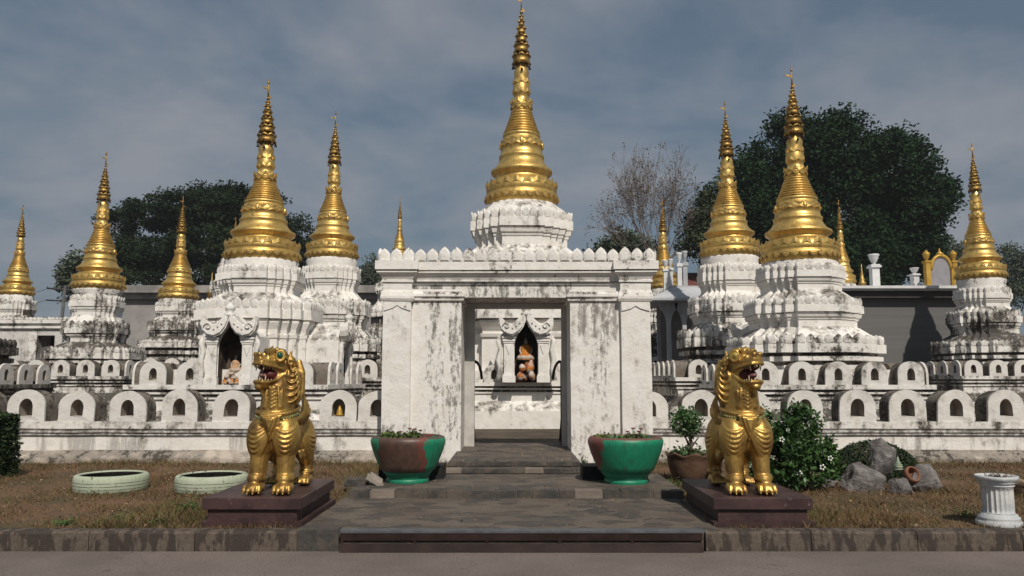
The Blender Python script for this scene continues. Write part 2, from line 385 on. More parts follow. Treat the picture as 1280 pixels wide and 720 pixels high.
for q_ in range(3):
    _v = NM_front[0].copy()
    for vv in _v.vertices: vv.co += noise.noise_vector(vv.co*3.1 + Vector((q_*7.3+3, 1, 2)))*.022
    NM_front.append(_v)

def porch(parent, loc, rz, s, m=None):
    """arched shrine porch: pilasters, pointed opening, scrolled pediment"""
    m = m or M_clean
    T = Matrix.Translation(loc) @ Matrix.Rotation(rz, 4, 'Z')
    mb = MB(); ow, oh = .50*s, 1.30*s; w, h = 1.10*s, 1.46*s
    B = [(x, z) for x, z in arch_pts(ow, oh, 14, pointed=True)]; n = len(B)
    A = []
    for i, (x, z) in enumerate(B):
        if i < 2: A.append((-w/2, z*1.0 if i else 0))
        elif i >= n-2: A.append((w/2, z if i < n-1 else 0))
        else: u = (i-2)/(n-5); A.append((-w/2 + w*u, h - abs(2*u-1)*h*.30))
    mb.add([(x, 0, z) for x, z in A] + [(x, 0, z) for x, z in B], [(n+i, n+i+1, i+1, i) for i in range(n-1)], 0, False, T)
    mb.add([(x, 0, z) for x, z in A] + [(x, 1.0*s, z) for x, z in A], [(i+1, i, n+i, n+i+1) for i in range(n-1)], 0, False, T)
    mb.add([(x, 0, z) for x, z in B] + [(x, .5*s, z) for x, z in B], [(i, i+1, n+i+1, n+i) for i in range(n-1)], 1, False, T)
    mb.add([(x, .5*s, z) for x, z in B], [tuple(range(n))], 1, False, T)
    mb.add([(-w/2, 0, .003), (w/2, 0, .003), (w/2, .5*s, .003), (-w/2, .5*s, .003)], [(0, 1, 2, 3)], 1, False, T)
    mb.obj('shrine_porch', [m, M_soot], parent)
    for sd_ in (-1, 1):
        p = MB(); x = sd_*.37*s
        for (hw, y, z0, z1) in ((.14, .10, 0, .14), (.125, .085, .14, .18), (.105, .07, .18, .84), (.12, .085, .84, .88), (.135, .10, .88, .95), (.15, .12, .95, .99)):
            p.box(x-hw*s, x+hw*s, -y*s, .0, z0*s, z1*s, 0, T)
        p.poly([(x-.07*s, .80*s), (x+.07*s, .80*s), (x, .60*s)], -.09*s, -.071*s, 0, T)
        p.obj('pilaster', [m], parent)
        # scroll wing of the pediment: a crescent with a curled tip
        p = MB(); lay = [(1.0, -.18, -.02), (.72, -.215, -.18)]
        cl = [(.02, 1.47, .03), (.07, 1.36, .075), (.14, 1.25, .105), (.22, 1.165, .125), (.31, 1.125, .135), (.40, 1.145, .13), (.47, 1.20, .11), (.52, 1.28, .075), (.545, 1.36, .04), (.55, 1.43, .012)]
        for (sc, y0, y1) in lay:
            q = [Vector((a_, b_)) for a_, b_, _ in cl]; A_, B_ = [], []
            for k in range(len(cl)):
                tdir = (q[min(k+1, len(cl)-1)] - q[max(k-1, 0)]).normalized(); nn = Vector((-tdir.y, tdir.x)); wd = cl[k][2]*sc
                A_.append((q[k] + nn*wd)*s); B_.append((q[k] - nn*wd)*s)
            for k in range(len(cl)-1):
                quad = [A_[k], A_[k+1], B_[k+1], B_[k]]
                pts = [(sd_*v.x, v.y) for v in quad]
                if sd_ > 0: pts = pts[::-1]
                vs = [(a_, y0*s, b_) for a_, b_ in pts] + [(a_, y1*s, b_) for a_, b_ in pts]
                p.add(vs, [(3, 2, 1, 0), (0, 1, 5, 4), (1, 2, 6, 5), (2, 3, 7, 6), (3, 0, 4, 7)], 0, False, T)
        sp2 = [((.42+(.085-.0065*k)*math.cos(k*.7))*s*sd_, -.235*s, (1.21+(.085-.0065*k)*math.sin(k*.7))*s) for k in range(12)]
        p.tube(sp2, .014*s, 6, 0, True, T)
        for k in range(3): p.ell((sd_*(.13+.08*k)*s, -.235*s, (1.27-.055*k)*s), (.018*s, .012*s, .018*s), 0, 8, 6, T)
        p.tube([(sd_*.57*s, -.08*s, 1.00*s), (sd_*.60*s, -.07*s, .86*s), (sd_*.55*s, -.06*s, .7*s), (sd_*.60*s, -.06*s, .5*s), (sd_*.56*s, -.05*s, .3*s), (sd_*.60*s, -.05*s, .04*s)], [.02*s, .06*s, .045*s, .06*s, .045*s, .07*s], 8, 0, True, T)
        p.obj('pediment_scroll', [m], parent)
    p = MB()
    p.lathe([(.10*s, 0), (.12*s, .05*s), (.06*s, .09*s), (.10*s, .14*s), (.12*s, .20*s), (.05*s, .27*s), (0.02*s, .36*s)], 10, 0, True, T @ Matrix.Translation((0, -.12*s, 1.42*s)))
    p.obj('finial', [m], parent)
    return T

GROUP_ST = 'white stupas with golden spires inside the compound'
BASEZ = .30
def chedi(label, X, Z, r, zb, zt, bands, Th=None, ledge=None, mats=(M_clean, M_mid, M_dirty), niches=True, porches=(), body=None, detail=1, niche_n=5, sub='stupa', group=GROUP_ST, vane=True, spacing=.78, pw=.19):
    """bands: [(half width, petal top z, cornice bottom z)] from the top down"""
    root = empty('stupa', (X, Z, 0), label, sub, group)
    spire_parts(root, r, zt-zb, zb, 48 if detail else 24, detail, vane)
    # shoulder dome under the gold
    w0, za0, zc0 = bands[0]; ph0 = (za0-zc0)*.5
    d = MB(); zlow = zc0 + (za0-zc0)*.45
    d.lathe([(w0*.93, zlow), (w0*.93, zlow+.3*(zb-zlow)), (w0*.88, zlow+.62*(zb-zlow)), (max(r*1.0, w0*.72), zlow+.9*(zb-zlow)), (r*.96, zb+.01)], 32)
    d.jit(.012).obj('shoulder', mats[0], root)
    nb = len(bands)
    for i, (w, za, zc) in enumerate(bands):
        mb = MB(); hc = (za-zc); zct = zc + hc*.5
        m_ = mats[min(i*(len(mats)) // nb, len(mats)-1)]
        # lower boundary of this stage
        if i+1 < nb: wn, zan, zcn = bands[i+1]; z_low = zcn + (zan-zcn)*.5; wl = wn*.93
        else: z_low = (ledge if ledge is not None else BASEZ); wl = w*.92
        if body and i == body[0]:                        # tall pilastered body under this cornice
            wl = w*.93
        gap = zc - z_low
        prof = []
        if i+1 < nb:
            prof += [(wl, z_low-.01), (wl*.985, z_low+gap*.08), (wl*.955, z_low+gap*.2), ((wl*.95+w*.9)/2, z_low+gap*.38), (w*.925, z_low+gap*.52), (w*.91, z_low+gap*.54), (w*.885, z_low+gap*.56), (w*.885, z_low+gap*.76), (w*.91, z_low+gap*.78), (w*.91, z_low+gap*.84), (w*.945, z_low+gap*.86), (w*.965, z_low+gap*.96), (w*.95, zc-.001)]
        elif body:
            prof += [(w*.95, z_low), (w*.95, z_low+gap*.10), (w*.90, z_low+gap*.12), (w*.90, z_low+gap*.70), (w*.92, z_low+gap*.71), (w*.93, z_low+gap*.76), (w*.89, z_low+gap*.77), (w*.90, z_low+gap*.84), (w*.955, z_low+gap*.94), (w*.955, z_low+gap*.97), (w*.93, zc-.001)]
        else:
            prof += [(w*.97, z_low-.3), (w*.97, z_low+gap*.25), (w*.86, z_low+gap*.27), (w*.86, z_low+gap*.45), (w*.93, z_low+gap*.47), (w*.93, z_low+gap*.60), (w*.89, z_low+gap*.62), (w*.89, z_low+gap*.72), (w*.96, z_low+gap*.74), (w*.96, z_low+gap*.88), (w*.90, z_low+gap*.9), (w*.90, zc-.001)]
        prof += [(w, zc), (w, zct), (w*.965, zct+.002), (w*.95, zct+hc*.33)]
        if not (i+1 < nb) and not body:
            for a1 in range(len(prof)-1):
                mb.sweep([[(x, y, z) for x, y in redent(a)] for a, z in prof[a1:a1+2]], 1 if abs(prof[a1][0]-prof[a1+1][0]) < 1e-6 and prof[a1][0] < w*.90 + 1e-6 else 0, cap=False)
        else: mb.sweep([[(x, y, z) for x, y in redent(a)] for a, z in prof], 0)
        mb.jit(.014 if detail else .02, 2.7)
        add_petals(mb, redent(w*.985), zct, pw, za-zct+.02, 0)
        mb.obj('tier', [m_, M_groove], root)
    if Th:
        wl = Th-.42; h = ledge
        t_ = MB()
        for (w, z0, z1) in ((wl, h-.05, h+.33), (Th+.02, h-.10, h), (Th-.03, h-.16, h-.10), (Th-.005, h-.20, h-.16), (Th-.05, h-.27, h-.20), (Th-.02, h-.31, h-.27), (Th-.06, h-.52, h-.31)):
            t_.sweep([[(x, y, z) for x, y in square(w)] for z in (z0, z1)], 1 if w in (Th-.03, Th-.05) else 0)
        t_.sweep([[(x, y, z) for x, y in square(w)] for w, z in ((Th+.22, BASEZ-.2), (Th+.22, h-.78), (Th+.05, h-.62), (Th-.055, h-.52))], 0)
        t_.jit(.012, 2.3)
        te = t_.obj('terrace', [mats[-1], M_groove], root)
        if niches:
            k = niche_n
            for side in range(4 if Z < 20 else 3):
                ang = [0, math.pi/2, -math.pi/2, math.pi][side]
                for j in range(k):
                    u = (j-(k-1)/2)*spacing
                    if side in porches and abs(u) < .75: continue
                    p = Matrix.Rotation(ang, 4, 'Z') @ Vector((u, -(Th-.02), h))
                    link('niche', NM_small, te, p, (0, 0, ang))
    return root

def CH(label, px, Z, gw, pyb, pyt, bands, Th=None, pyl=None, **kw):
    X = (px-640)*Z/1000*1.0
    t = P(px, pyb, Z); X = t.x; r = gw*P(641, pyb, Z).x
    zb = PZ(pyb, Z-r*.8); zt = PZ(pyt, Z)
    bb = []
    for hw, a, c in bands:
        w = hw*Z/1000; w = w*(Z-.6*w)/Z; yy = Z-w
        bb.append((w, PZ(a, yy+.05), PZ(c, yy)))
    led = PZ(pyl, Z-Th) if Th else None
    return chedi(label, X, Z, r, zb, zt, bb, Th, led, **kw), X

# ------------------------------------------------------------------ ground, road, kerb, path
def sheet(name, x0, x1, y0, y1, z, m, nx=1, ny=1, amp=0, kind='structure'):
    xs = np.linspace(x0, x1, nx+1); ys = np.linspace(y0, y1, ny+1); v = []
    for y in ys:
        for x in xs: v.append((x, y, z + (amp*noise.noise(Vector((x*.8, y*.8, 3))) if amp else 0)))
    f = [(j*(nx+1)+i, j*(nx+1)+i+1, (j+1)*(nx+1)+i+1, (j+1)*(nx+1)+i) for j in range(ny) for i in range(nx)]
    o = link(name, mesh_np(name, v, f, [m])); setp(o, kind=kind); return o
M_dirt = ramp_simple('bare_earth', (.055, .042, .030), (.11, .085, .06), 1.5, .95, .5)
m, t, b = mat('dry_lawn_soil'); M_lawn = m
n_ = noisen(t, .8, 5); n2 = noisen(t, 9, 6, .7)
c = mixc(t, rmp(t, n_, .38, .62), (.15, .082, .042), (.085, .062, .026)); c = mixc(t, rmp(t, n2, .5, .75, 0, .7), c, (.035, .026, .017))
L(t, c, b.inputs['Base Color']); b.inputs['Roughness'].default_value = .95; bump(t, b, n2, .8, .04)
m, t, b = mat('worn_concrete_road'); M_road = m
n_ = noisen(t, .7, 5, .6); n2 = noisen(t, 40, 5, .75); n3 = noisen(t, 6, 5, .7)
c = mixc(t, rmp(t, n_, .35, .65), (.195, .158, .140), (.140, .112, .098)); c = mixc(t, rmp(t, n2, .45, .62, 0, .6), c, (.08, .065, .056)); c = mixc(t, rmp(t, n3, .58, .75, 0, .5), c, (.21, .17, .145))
vr = N(t, 'ShaderNodeTexVoronoi', feature='DISTANCE_TO_EDGE'); vr.inputs['Scale'].default_value = .28
g = N(t, 'ShaderNodeNewGeometry'); nd = N(t, 'ShaderNodeVectorMath', operation='ADD'); nn = N(t, 'ShaderNodeTexNoise'); nn.inputs['Scale'].default_value = 3; L(t, g.outputs['Position'], nn.inputs['Vector'])
L(t, g.outputs['Position'], nd.inputs[0]); L(t, nn.outputs['Color'], nd.inputs[1]); L(t, nd.outputs[0], vr.inputs['Vector'])
c = mixc(t, rmp(t, vr.outputs['Distance'], .0, .005, .55, 0), c, (.06, .048, .042))
L(t, c, b.inputs['Base Color']); b.inputs['Roughness'].default_value = .85; bump(t, b, n2, .5, .01)
m, t, b = mat('kerb_concrete'); M_kerb = m
n_ = noisen(t, 5.5, 5, .62, stretch=(2.0, 1, .55), dist=.3); n2 = noisen(t, 25, 5, .7)
g = N(t, 'ShaderNodeNewGeometry'); sp = N(t, 'ShaderNodeSeparateXYZ'); L(t, g.outputs['Position'], sp.inputs[0])
c = mixc(t, rmp(t, n2, .3, .7), (.080, .060, .045), (.125, .098, .076))
k = math2(t, 'MULTIPLY', rmp(t, n_, .46, .53), rmp(t, sp.outputs['Z'], .165, .145))
c = mixc(t, math2(t, 'MULTIPLY', rmp(t, n_, .47, .54), .85), c, (.032, .023, .019))
L(t, c, b.inputs['Base Color']); b.inputs['Roughness'].default_value = .9; bump(t, b, math2(t, 'ADD', n2, n_), .5, .02)
m, t, b = mat('slate_paving'); M_slate = m
vr = N(t, 'ShaderNodeTexVoronoi', feature='DISTANCE_TO_EDGE'); vr.inputs['Scale'].default_value = 4.6; vr.inputs['Randomness'].default_value = .95
vc = N(t, 'ShaderNodeTexVoronoi', feature='F1'); vc.inputs['Scale'].default_value = 4.6; vc.inputs['Randomness'].default_value = .95
g = N(t, 'ShaderNodeNewGeometry')
mp = N(t, 'ShaderNodeMapping'); mp.inputs['Scale'].default_value = (.85, 1.25, .85); wn = N(t, 'ShaderNodeTexNoise'); wn.inputs['Scale'].default_value = 2.5; wn.inputs['Detail'].default_value = 3; L(t, g.outputs['Position'], wn.inputs['Vector'])
wm = N(t, 'ShaderNodeVectorMath', operation='MULTIPLY_ADD'); wm.inputs[1].default_value = (.28, .28, .0); L(t, wn.outputs['Color'], wm.inputs[0]); L(t, g.outputs['Position'], wm.inputs[2]); L(t, wm.outputs[0], mp.inputs[0])
for q in (vr, vc): L(t, mp.outputs[0], q.inputs['Vector'])
bw = N(t, 'ShaderNodeRGBToBW'); L(t, vc.outputs['Color'], bw.inputs[0]); n2 = noisen(t, 12, 6, .7); n3 = noisen(t, 1.4, 4)
c = mixc(t, rmp(t, bw.outputs[0], .2, .8), (.045, .043, .040), (.13, .105, .082)); c = mixc(t, rmp(t, n2, .45, .75, 0, .6), c, (.165, .122, .088))
c = mixc(t, rmp(t, n3, .45, .7, 0, .55), c, (.095, .066, .047))
e = rmp(t, vr.outputs['Distance'], .010, .032)
c = mixc(t, math2(t, 'ADD', math2(t, 'MULTIPLY', e, .8), .2), (.15, .118, .088), c); c = mixc(t, rmp(t, noisen(t, 22, 7, .8), .52, .62, 0, .55), c, (.022, .019, .016)); c = mixc(t, rmp(t, noisen(t, 30, 5, .75), .60, .72, 0, .6), c, (.17, .13, .10))
L(t, c, b.inputs['Base Color']); b.inputs['Roughness'].default_value = .75; bump(t, b, math2(t, 'ADD', e, math2(t, 'MULTIPLY', n2, .6)), .7, .015)

sheet('ground', -400, 400, -30, 600, -.02, M_dirt)
sheet('road', -60, 60, -12, 7.75, 0, M_road)
sheet('lawn', -60, 60, 7.94, 14.45, .16, M_lawn, 240, 28, .02)
sheet('compound_ground', -60, 60, 14.6, 70, .27, M_dirt, 80, 40, .03)
kb = MB()
for (x0, x1) in ((-45, -2.03), (1.83, 45)):
    x = x0
    while x < x1 - .01:
        e_ = min(x+1.0, x1)
        kb.sweep([[(xx, 7.78, -.02), (xx, 7.785, .155), (xx, 7.805, .175), (xx, 7.97, .175), (xx, 7.97, -.1)] for xx in np.linspace(x+.004, e_-.004, 5)], 0); x = e_
kb.jit(.008, 4); setp(kb.obj('kerb', M_kerb), kind='structure')
pb = MB()
pb.sweep([[(x, y, z) for x, y in ((-2.05, 7.83), (1.98, 7.83), (2.0, 9.95), (-2.03, 9.95))] for z in (-.05, .18)], 0)
pb.sweep([[(x, y, z) for x, y in ((-1.98, 9.9), (2.08, 9.9), (2.1, 11.75), (-2.0, 11.75))] for z in (0, .262)], 0)
pb.sweep([[(x, y, z) for x, y in ((-.96, 11.7), (1.03, 11.7), (1.03, 15.9), (-.96, 15.9))] for z in (0, .32)], 0)
pb.sweep([[(x, y, z) for x, y in ((-.95, 12.05), (1.02, 12.05), (1.02, 15.8), (-.95, 15.8))] for z in (0, .385)], 0)
setp(pb.obj('path', M_slate), kind='structure')
# loose edge stones along the steps
M_stone1 = ramp_simple('edge_stone_dark', (.045, .044, .042), (.11, .09, .072), 5, .8, .5)
M_stone2 = ramp_simple('edge_stone_pale', (.17, .14, .115), (.24, .20, .165), 5, .85, .5)
es = MB()
def stone_row(x0, x1, y, z, h, d):
    x = x0
    while x < x1-.05:
        w = random.uniform(.18, .42); e_ = min(x+w, x1); mm = 1 if random.random() < .10 else 0
        dz = random.uniform(-.006, .006)
        es.sweep([[(x+.006, y-.004+random.uniform(0, .006), zz_), (e_-.006, y-.004+random.uniform(0, .006), zz_), (e_-.006, y+d, zz_), (x+.006, y+d, zz_)] for zz_ in (z-h, z+.004+dz)], mm); x = e_
stone_row(-1.98, 2.08, 9.89, .266, .09, .20); stone_row(-.96, 1.03, 11.69, .324, .05, .24); stone_row(-.95, 1.02, 12.04, .389, .05, .22)
stone_row(-2.05, -1.63, 7.80, .184, .2, .2)
setp(es.jit(.006, 6).obj('step_edging', [M_stone1, M_stone2]), kind='structure')
# metal drain ramp at the kerb
M_ramp = ramp_simple('brown_painted_metal', (.016, .009, .008), (.030, .016, .014), 5, .7, .15, spec=.2)
M_rampg = ramp_simple('grey_metal_edge', (.07, .075, .085), (.11, .115, .125), 7, .5, .1)
rp = empty('drain_ramp', (.09, 7.735, 0), 'long low brown metal ramp with slots lying against the kerb before the path', 'ramp')
b = MB(); W_ = 1.70
b.add([(-W_, -.045, .004), (W_, -.045, .004), (W_, -.01, .075), (-W_, -.01, .075)], [(0, 1, 2, 3)], 0)
b.box(-W_, W_, -.01, .02, .075, .082, 1)
for i in range(5):
    x0 = -W_ + i*2*W_/5
    b.box(x0, x0+.03, -.012, .03, .08, .115, 0)
    b.add([(x0+.03, .028, .080), (x0+2*W_/5, .028, .080), (x0+2*W_/5, .03, .12), (x0+.03, .03, .12)], [(0, 1, 2, 3)], 1)
b.box(-W_, W_, -.006, .03, .103, .17, 0)
b.obj('ramp_face', [M_ramp, M_iron], rp)
b = MB(); b.box(-W_-.01, W_+.02, -.004, .12, .171, .192); b.obj('top_plate', [M_rampg], rp)

# ------------------------------------------------------------------ low wall with a row of arched niches
WY = 14.5
def low_wall(x0, x1, label, xs):
    root = empty('boundary_wall', ((x0+x1)/2, WY, .16), label, 'wall'); ox = (x0+x1)/2; oz = .16
    nseg = max(2, int((x1-x0)/.6)); X = np.linspace(x0, x1, nseg)-ox
    def band(name, prof, m_):
        mb = MB(); mb.sweep([[(x, y, z-oz) for y, z in prof] for x in X], 0); mb.jit(.016, 1.7); mb.obj(name, m_, root)
    zc = .86
    band('plinth', [(-.26, .05), (-.24, .23), (-.04, .36), (.5, .36), (.5, .05)], M_wallbase)
    band('wall_face', [(0, .34), (0, .62), (-.035, .622), (-.035, .645), (-.012, .648), (-.012, .668), (-.045, .67), (-.045, .70), (-.02, .703), (-.02, .74), (.5, .74), (.5, .34)], M_wall)
    band('coping', [(-.05, .738), (-.055, zc), (.62, zc), (.62, .738)], M_coping)
    for i, x in enumerate(xs):
        o = link('niche', NM_front[(i*3+i//4) % 4], root, (x-ox, -.03, zc-oz-.002), (0, 0, random.uniform(-.02, .02))); s_ = random.uniform(.96, 1.04); o.scale = (s_, 1, random.uniform(.95, 1.04))
    return root
def drip(t, c):
    g = N(t, 'ShaderNodeNewGeometry'); sp = N(t, 'ShaderNodeSeparateXYZ'); L(t, g.outputs['Position'], sp.inputs[0])
    st = noisen(t, 3.2, 7, .72, stretch=(1, 1, .12)); v = rmp(t, st, .50, .60)
    groove = math2(t, 'MULTIPLY', rmp(t, sp.outputs['Z'], .60, .62), rmp(t, sp.outputs['Z'], .715, .73, 1, 0))
    c = mixc(t, math2(t, 'MULTIPLY', v, .45), c, (.13, .11, .095))
    gl = noisen(t, 9, 6, .7); return mixc(t, math2(t, 'MULTIPLY', groove, rmp(t, gl, .35, .6, .15, .75)), c, (.05, .038, .03))
M_wall = plaster('plaster_low_wall', .15, .12, .6, extra=drip)
M_coping = plaster('plaster_coping', .62, .58, .5, streakz=.25)
M_wallbase = plaster('plaster_wall_base', .95, .62, .2, base=(.46, .40, .34), streakz=.8)
sp_ = 62.3*WY/1000
xl = [(px-640)*.01445 for px in (38, 101, 164, 228, 292, 357, 425, 476)]
xl = [xl[0]-sp_*k for k in (5, 4, 3, 2, 1)] + xl
xr = [(px-640)*.01445 for px in (810, 874, 938, 1003, 1068, 1130, 1190, 1252)]; xr += [xr[-1]+sp_*k for k in (1, 2, 3, 4, 5)]
low_wall(-17.5, -2.2, 'low white wall topped by arched niches, left of the gateway', xl[:-1] + [-2.42])
low_wall(2.38, 17.5, 'low white wall topped by arched niches, right of the gateway', xr[:1] + xr[1:])

# ------------------------------------------------------------------ gateway
gt = empty('gateway', (.085, 14.6, .3), 'white plastered gateway with leaf shaped battlements and an open doorway', 'gateway')
GO = Vector((.085, 14.6, .3))
def gp(mb, name, mats, parent=gt, j=.01):
    if j: mb.jit(j, 2.1)
    mb.v = [tuple(Vector(v)-GO) for v in mb.v]
    return mb.obj(name, mats, parent)
YF, YB = 14.0, 15.2; XL, XR = -2.24, 2.41; OX0, OX1 = -.885, 1.02
def gz(py): return PZ(py, 14.0)
zO = gz(372)
def cells(mb, x0, x1, y0, y1, z0, z1, nz=6, m_=0):
    mb.sweep([[(x0, y0, z), (x1, y0, z), (x1, y1, z), (x0, y1, z)] for z in np.linspace(z0, z1, nz)], m_)
a = MB(); cells(a, XL, OX0, YF, YB, .1, gz(376)); gp(a, 'wall_pier', M_gate)
a = MB(); cells(a, OX1, XR, YF, YB, .1, gz(376)); gp(a, 'wall_pier', M_gate)
def rect(x0, x1, y0, y1, z): return [(x0, y0, z), (x1, y0, z), (x1, y1, z), (x0, y1, z)]
def mould(mb, x0, x1, y0, y1, prof, m_=0): mb.sweep([rect(x0-p, x1+p, y0-p, y1+p, z) for p, z in prof], m_)
a = MB(); mould(a, XL, XR, YF, YB, [(-.01, zO), (-.01, gz(357)), (.02, gz(356)), (.02, gz(353))]); gp(a, 'lintel', M_gate)
for (x0, x1) in ((XL, OX0), (OX1, XR)):
    a = MB(); mould(a, x0, x1, YF, YB, [(.0, gz(377)), (.04, gz(376)), (.045, gz(374)), (.02, gz(373)), (.06, gz(371)), (.06, gz(368)), (.03, gz(365)), (.005, gz(364.5)), (.0, gz(362))])
    if x0 > 0 or True: a.v = [(min(max(v[0], -99), 99), v[1], v[2]) for v in a.v]
    gp(a, 'string_course', M_gatecap)
a = MB(); mould(a, XL, XR, YF, YB, [(.02, gz(353)), (.05, gz(352.5)), (.05, gz(351)), (.03, gz(350.5)), (.06, gz(346)), (.11, gz(342.5)), (.12, gz(342)), (.12, gz(340.5)), (.09, gz(340)), (.09, gz(339)), (.13, gz(338.5)), (.13, gz(328.5)), (.08, gz(328))]); gp(a, 'cornice', M_gatecap)
for (x0, x1) in ((XL-.005, -1.76), (1.90, XR+.005)):
    a = MB(); y0, y1 = YF-.10, YB+.1
    cells(a, x0, x1, y0, y1, .1, gz(378), 5)
    gp(a, 'corner_pilaster', M_gate)
    a = MB(); mould(a, x0, x1, y0, y1, [(.0, gz(378)), (.03, gz(377)), (.05, gz(374)), (.05, gz(371)), (.03, gz(366)), (.01, gz(363)), (.01, gz(354)), (.035, gz(353.5)), (.035, gz(351)), (.02, gz(350.5)), (.06, gz(345)), (.10, gz(342)), (.11, gz(342)), (.11, gz(340.5)), (.09, gz(340)), (.09, gz(339)), (.135, gz(338.5)), (.135, gz(328)), (.08, gz(327.5))])
    # carved leaf tongue hanging under the capital
    xc = (x0+x1)/2; hw = (x1-x0)/2-.01
    zt_ = gz(377)
    a.poly([(xc-hw, zt_), (xc-hw, gz(389)), (xc-hw*.75, gz(388)), (xc-hw*.35, gz(386)), (xc, gz(382.5)), (xc+hw*.35, gz(386)), (xc+hw*.75, gz(388)), (xc+hw, gz(389)), (xc+hw, zt_)], y0-.018, y0+.01)
    gp(a, 'capital', M_gatecap)
a = MB(); zt_ = gz(328)
def petal_line(mb, p0, p1, z, pw, ph):
    add_petals(mb, [p0, p1], z, pw, ph, 0, 0.04, .02)
random.seed(3)
add_petals(a, [(XL-.10, YF-.12), (XR+.10, YF-.12), (XR+.10, YB+.12), (XL-.10, YB+.12)], zt_, .208, gz(311)-zt_, 0, .05, .0)
gp(a, 'battlement', M_gatecap, j=0)
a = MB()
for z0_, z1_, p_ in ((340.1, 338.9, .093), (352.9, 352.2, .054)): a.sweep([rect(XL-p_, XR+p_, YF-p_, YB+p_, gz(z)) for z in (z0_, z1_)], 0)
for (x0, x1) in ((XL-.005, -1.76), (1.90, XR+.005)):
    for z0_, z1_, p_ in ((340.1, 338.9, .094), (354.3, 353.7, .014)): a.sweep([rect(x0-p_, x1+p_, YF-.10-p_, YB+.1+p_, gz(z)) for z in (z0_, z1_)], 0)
gp(a, 'dark_groove', M_groove, j=0)  # dark plaster bands laid into the recesses under the cornice ledges
# inner door frame (set back in the passage)
M_frame = ramp_simple('grey_painted_frame', (.42, .40, .37), (.54, .52, .48), 3, .8, .2)
a = MB(); a.box(OX0+.002, -.70, 15.0, 15.17, .3, zO-.004); a.box(.93, OX1-.002, 15.0, 15.17, .3, zO-.004); a.box(-.70, .93, 15.0, 15.17, zO-.10, zO-.004); gp(a, 'door_frame', M_frame, j=0)
for sd_, xh in ((-1, -.72), (1, .93)):
    g_ = MB(); y0 = 15.2; x = xh
    zlow, zhi = .40, 1.95
    g_.tube([(x, y0, zlow), (x, y0, zhi)], .022, 6); g_.tube([(x-sd_*(-.01), y0+.75, zlow), (x-sd_*(-.10), y0+.75, zlow+1.15)], .022, 6)
    for zz_ in (zlow, zlow+.55, zlow+1.1): g_.tube([(x, y0, zz_), (x+sd_*.1, y0+.75, zz_)], .016, 6)
    g_.tube([(x-sd_*.02 , y0+.05, zhi)] + [(x-sd_*(.02+.10*math.sin(u*1.5)), y0+u*.75, zhi-.32*u*u) for u in (.25, .5, .75, 1)], .028, 6)
    for k in range(6): g_.tube([(x+sd_*.1*k/6, y0+.1+.1*k, zlow), (x+sd_*.1*k/6, y0+.1+.1*k, zhi-.1-.04*k)], .010, 5)
    go = empty('iron_gate', (x, y0, .4), ('dark iron gate leaf swung open at the left side of the doorway' if sd_ < 0 else 'dark iron gate leaf swung open at the right side of the doorway'), 'gate')
    g_.v = [tuple(Vector(v)-Vector((x, y0, .4))) for v in g_.v]; g_.obj('gate_leaf', M_iron, go)

# ------------------------------------------------------------------ stupas
random.seed(11)
g_root, gX = CH('tallest golden spire above white tiers, centred behind the gateway, shrine niche seen through the doorway', 652, 26, 44, 250, -12,
   [(66, 258, 281), (92, 318, 338), (128, 374, 397)], Th=3.55, pyl=478, body=(2,), porches=(0,), niche_n=9, spacing=.82, mats=(M_clean, M_mid, M_clean), pw=.24)
porch(g_root, (.07, -(3.55+.28), PZ(478, 26-3.8)), 0, 1.28)
D_root, dX = CH('large stupa with scrolled shrine porch and pale seated images, behind the left lion', 328, 19.2, 45, 322, 100,
   [(52, 330, 347), (75, 372, 397)], Th=2.15, pyl=481, body=(1,), porches=(0, 1), mats=(M_clean, M_clean, M_mid))
porch(D_root, (.02, -2.0, PZ(481, 17.1)), 0, 1.02); porch(D_root, (2.0, 0.1, PZ(481, 17.1)), math.pi/2, 1.0)
CH('large three tiered stupa with smooth bell spire, behind the right lion and bush', 999, 19.3, 46, 324, 84,
   [(52, 328, 345), (69, 370, 389), (92, 418, 440)], Th=2.05, pyl=481, mats=(M_clean, M_clean, M_mid))
E_root, eX = CH('slimmer white stupa just left of the gateway, behind the porch stupa', 415, 24.5, 31.5, 321, 139,
   [(35.5, 331, 347), (48.5, 372, 392), (64, 420, 438)], Th=2.2, pyl=472, niche_n=5, mats=(M_clean, M_mid, M_dirty))
I_root, iX = CH('white stupa whose gold bell carries a rosette, just right of the gateway', 912, 24.5, 35.5, 318, 127,
   [(39.5, 328, 349), (52, 368, 388), (67, 409, 432)], Th=2.2, pyl=472, porches=(0,), mats=(M_clean, M_mid, M_terr))
porch(I_root, (0, -2.05, PZ(472, 22.4)), 0, 1.05)
CH('grimy white stupa near the left edge, beside the utility pole', 123, 27, 30, 360, 190,
   [(30, 368, 382), (37, 401, 416), (56, 433, 448)], Th=2.0, pyl=470, mats=(M_mid, M_dirty, M_dirty))
CH('small dark stained stupa with plain bell spire, between the leftmost large ones', 223, 31, 23.5, 373, 246,
   [(25.5, 377, 388), (33, 400, 412), (43, 424, 434)], Th=2.2, pyl=465, mats=(M_mid, M_dirty, M_dirty), detail=0)
CH('grimy stupa near the right edge whose shadow falls on the grey hall', 1226, 27, 28, 347, 179,
   [(31, 358, 372), (40, 386, 402), (60, 424, 440)], Th=1.95, pyl=470, mats=(M_mid, M_dirty, M_dirty))
CH('smallest stupa at the left edge, rising behind the side gate', 21, 33, 19, 368, 256,
   [(22, 374, 386), (30, 396, 408), (40, 420, 430)], Th=2.0, pyl=463, mats=(M_mid, M_dirty, M_dirty), detail=0)
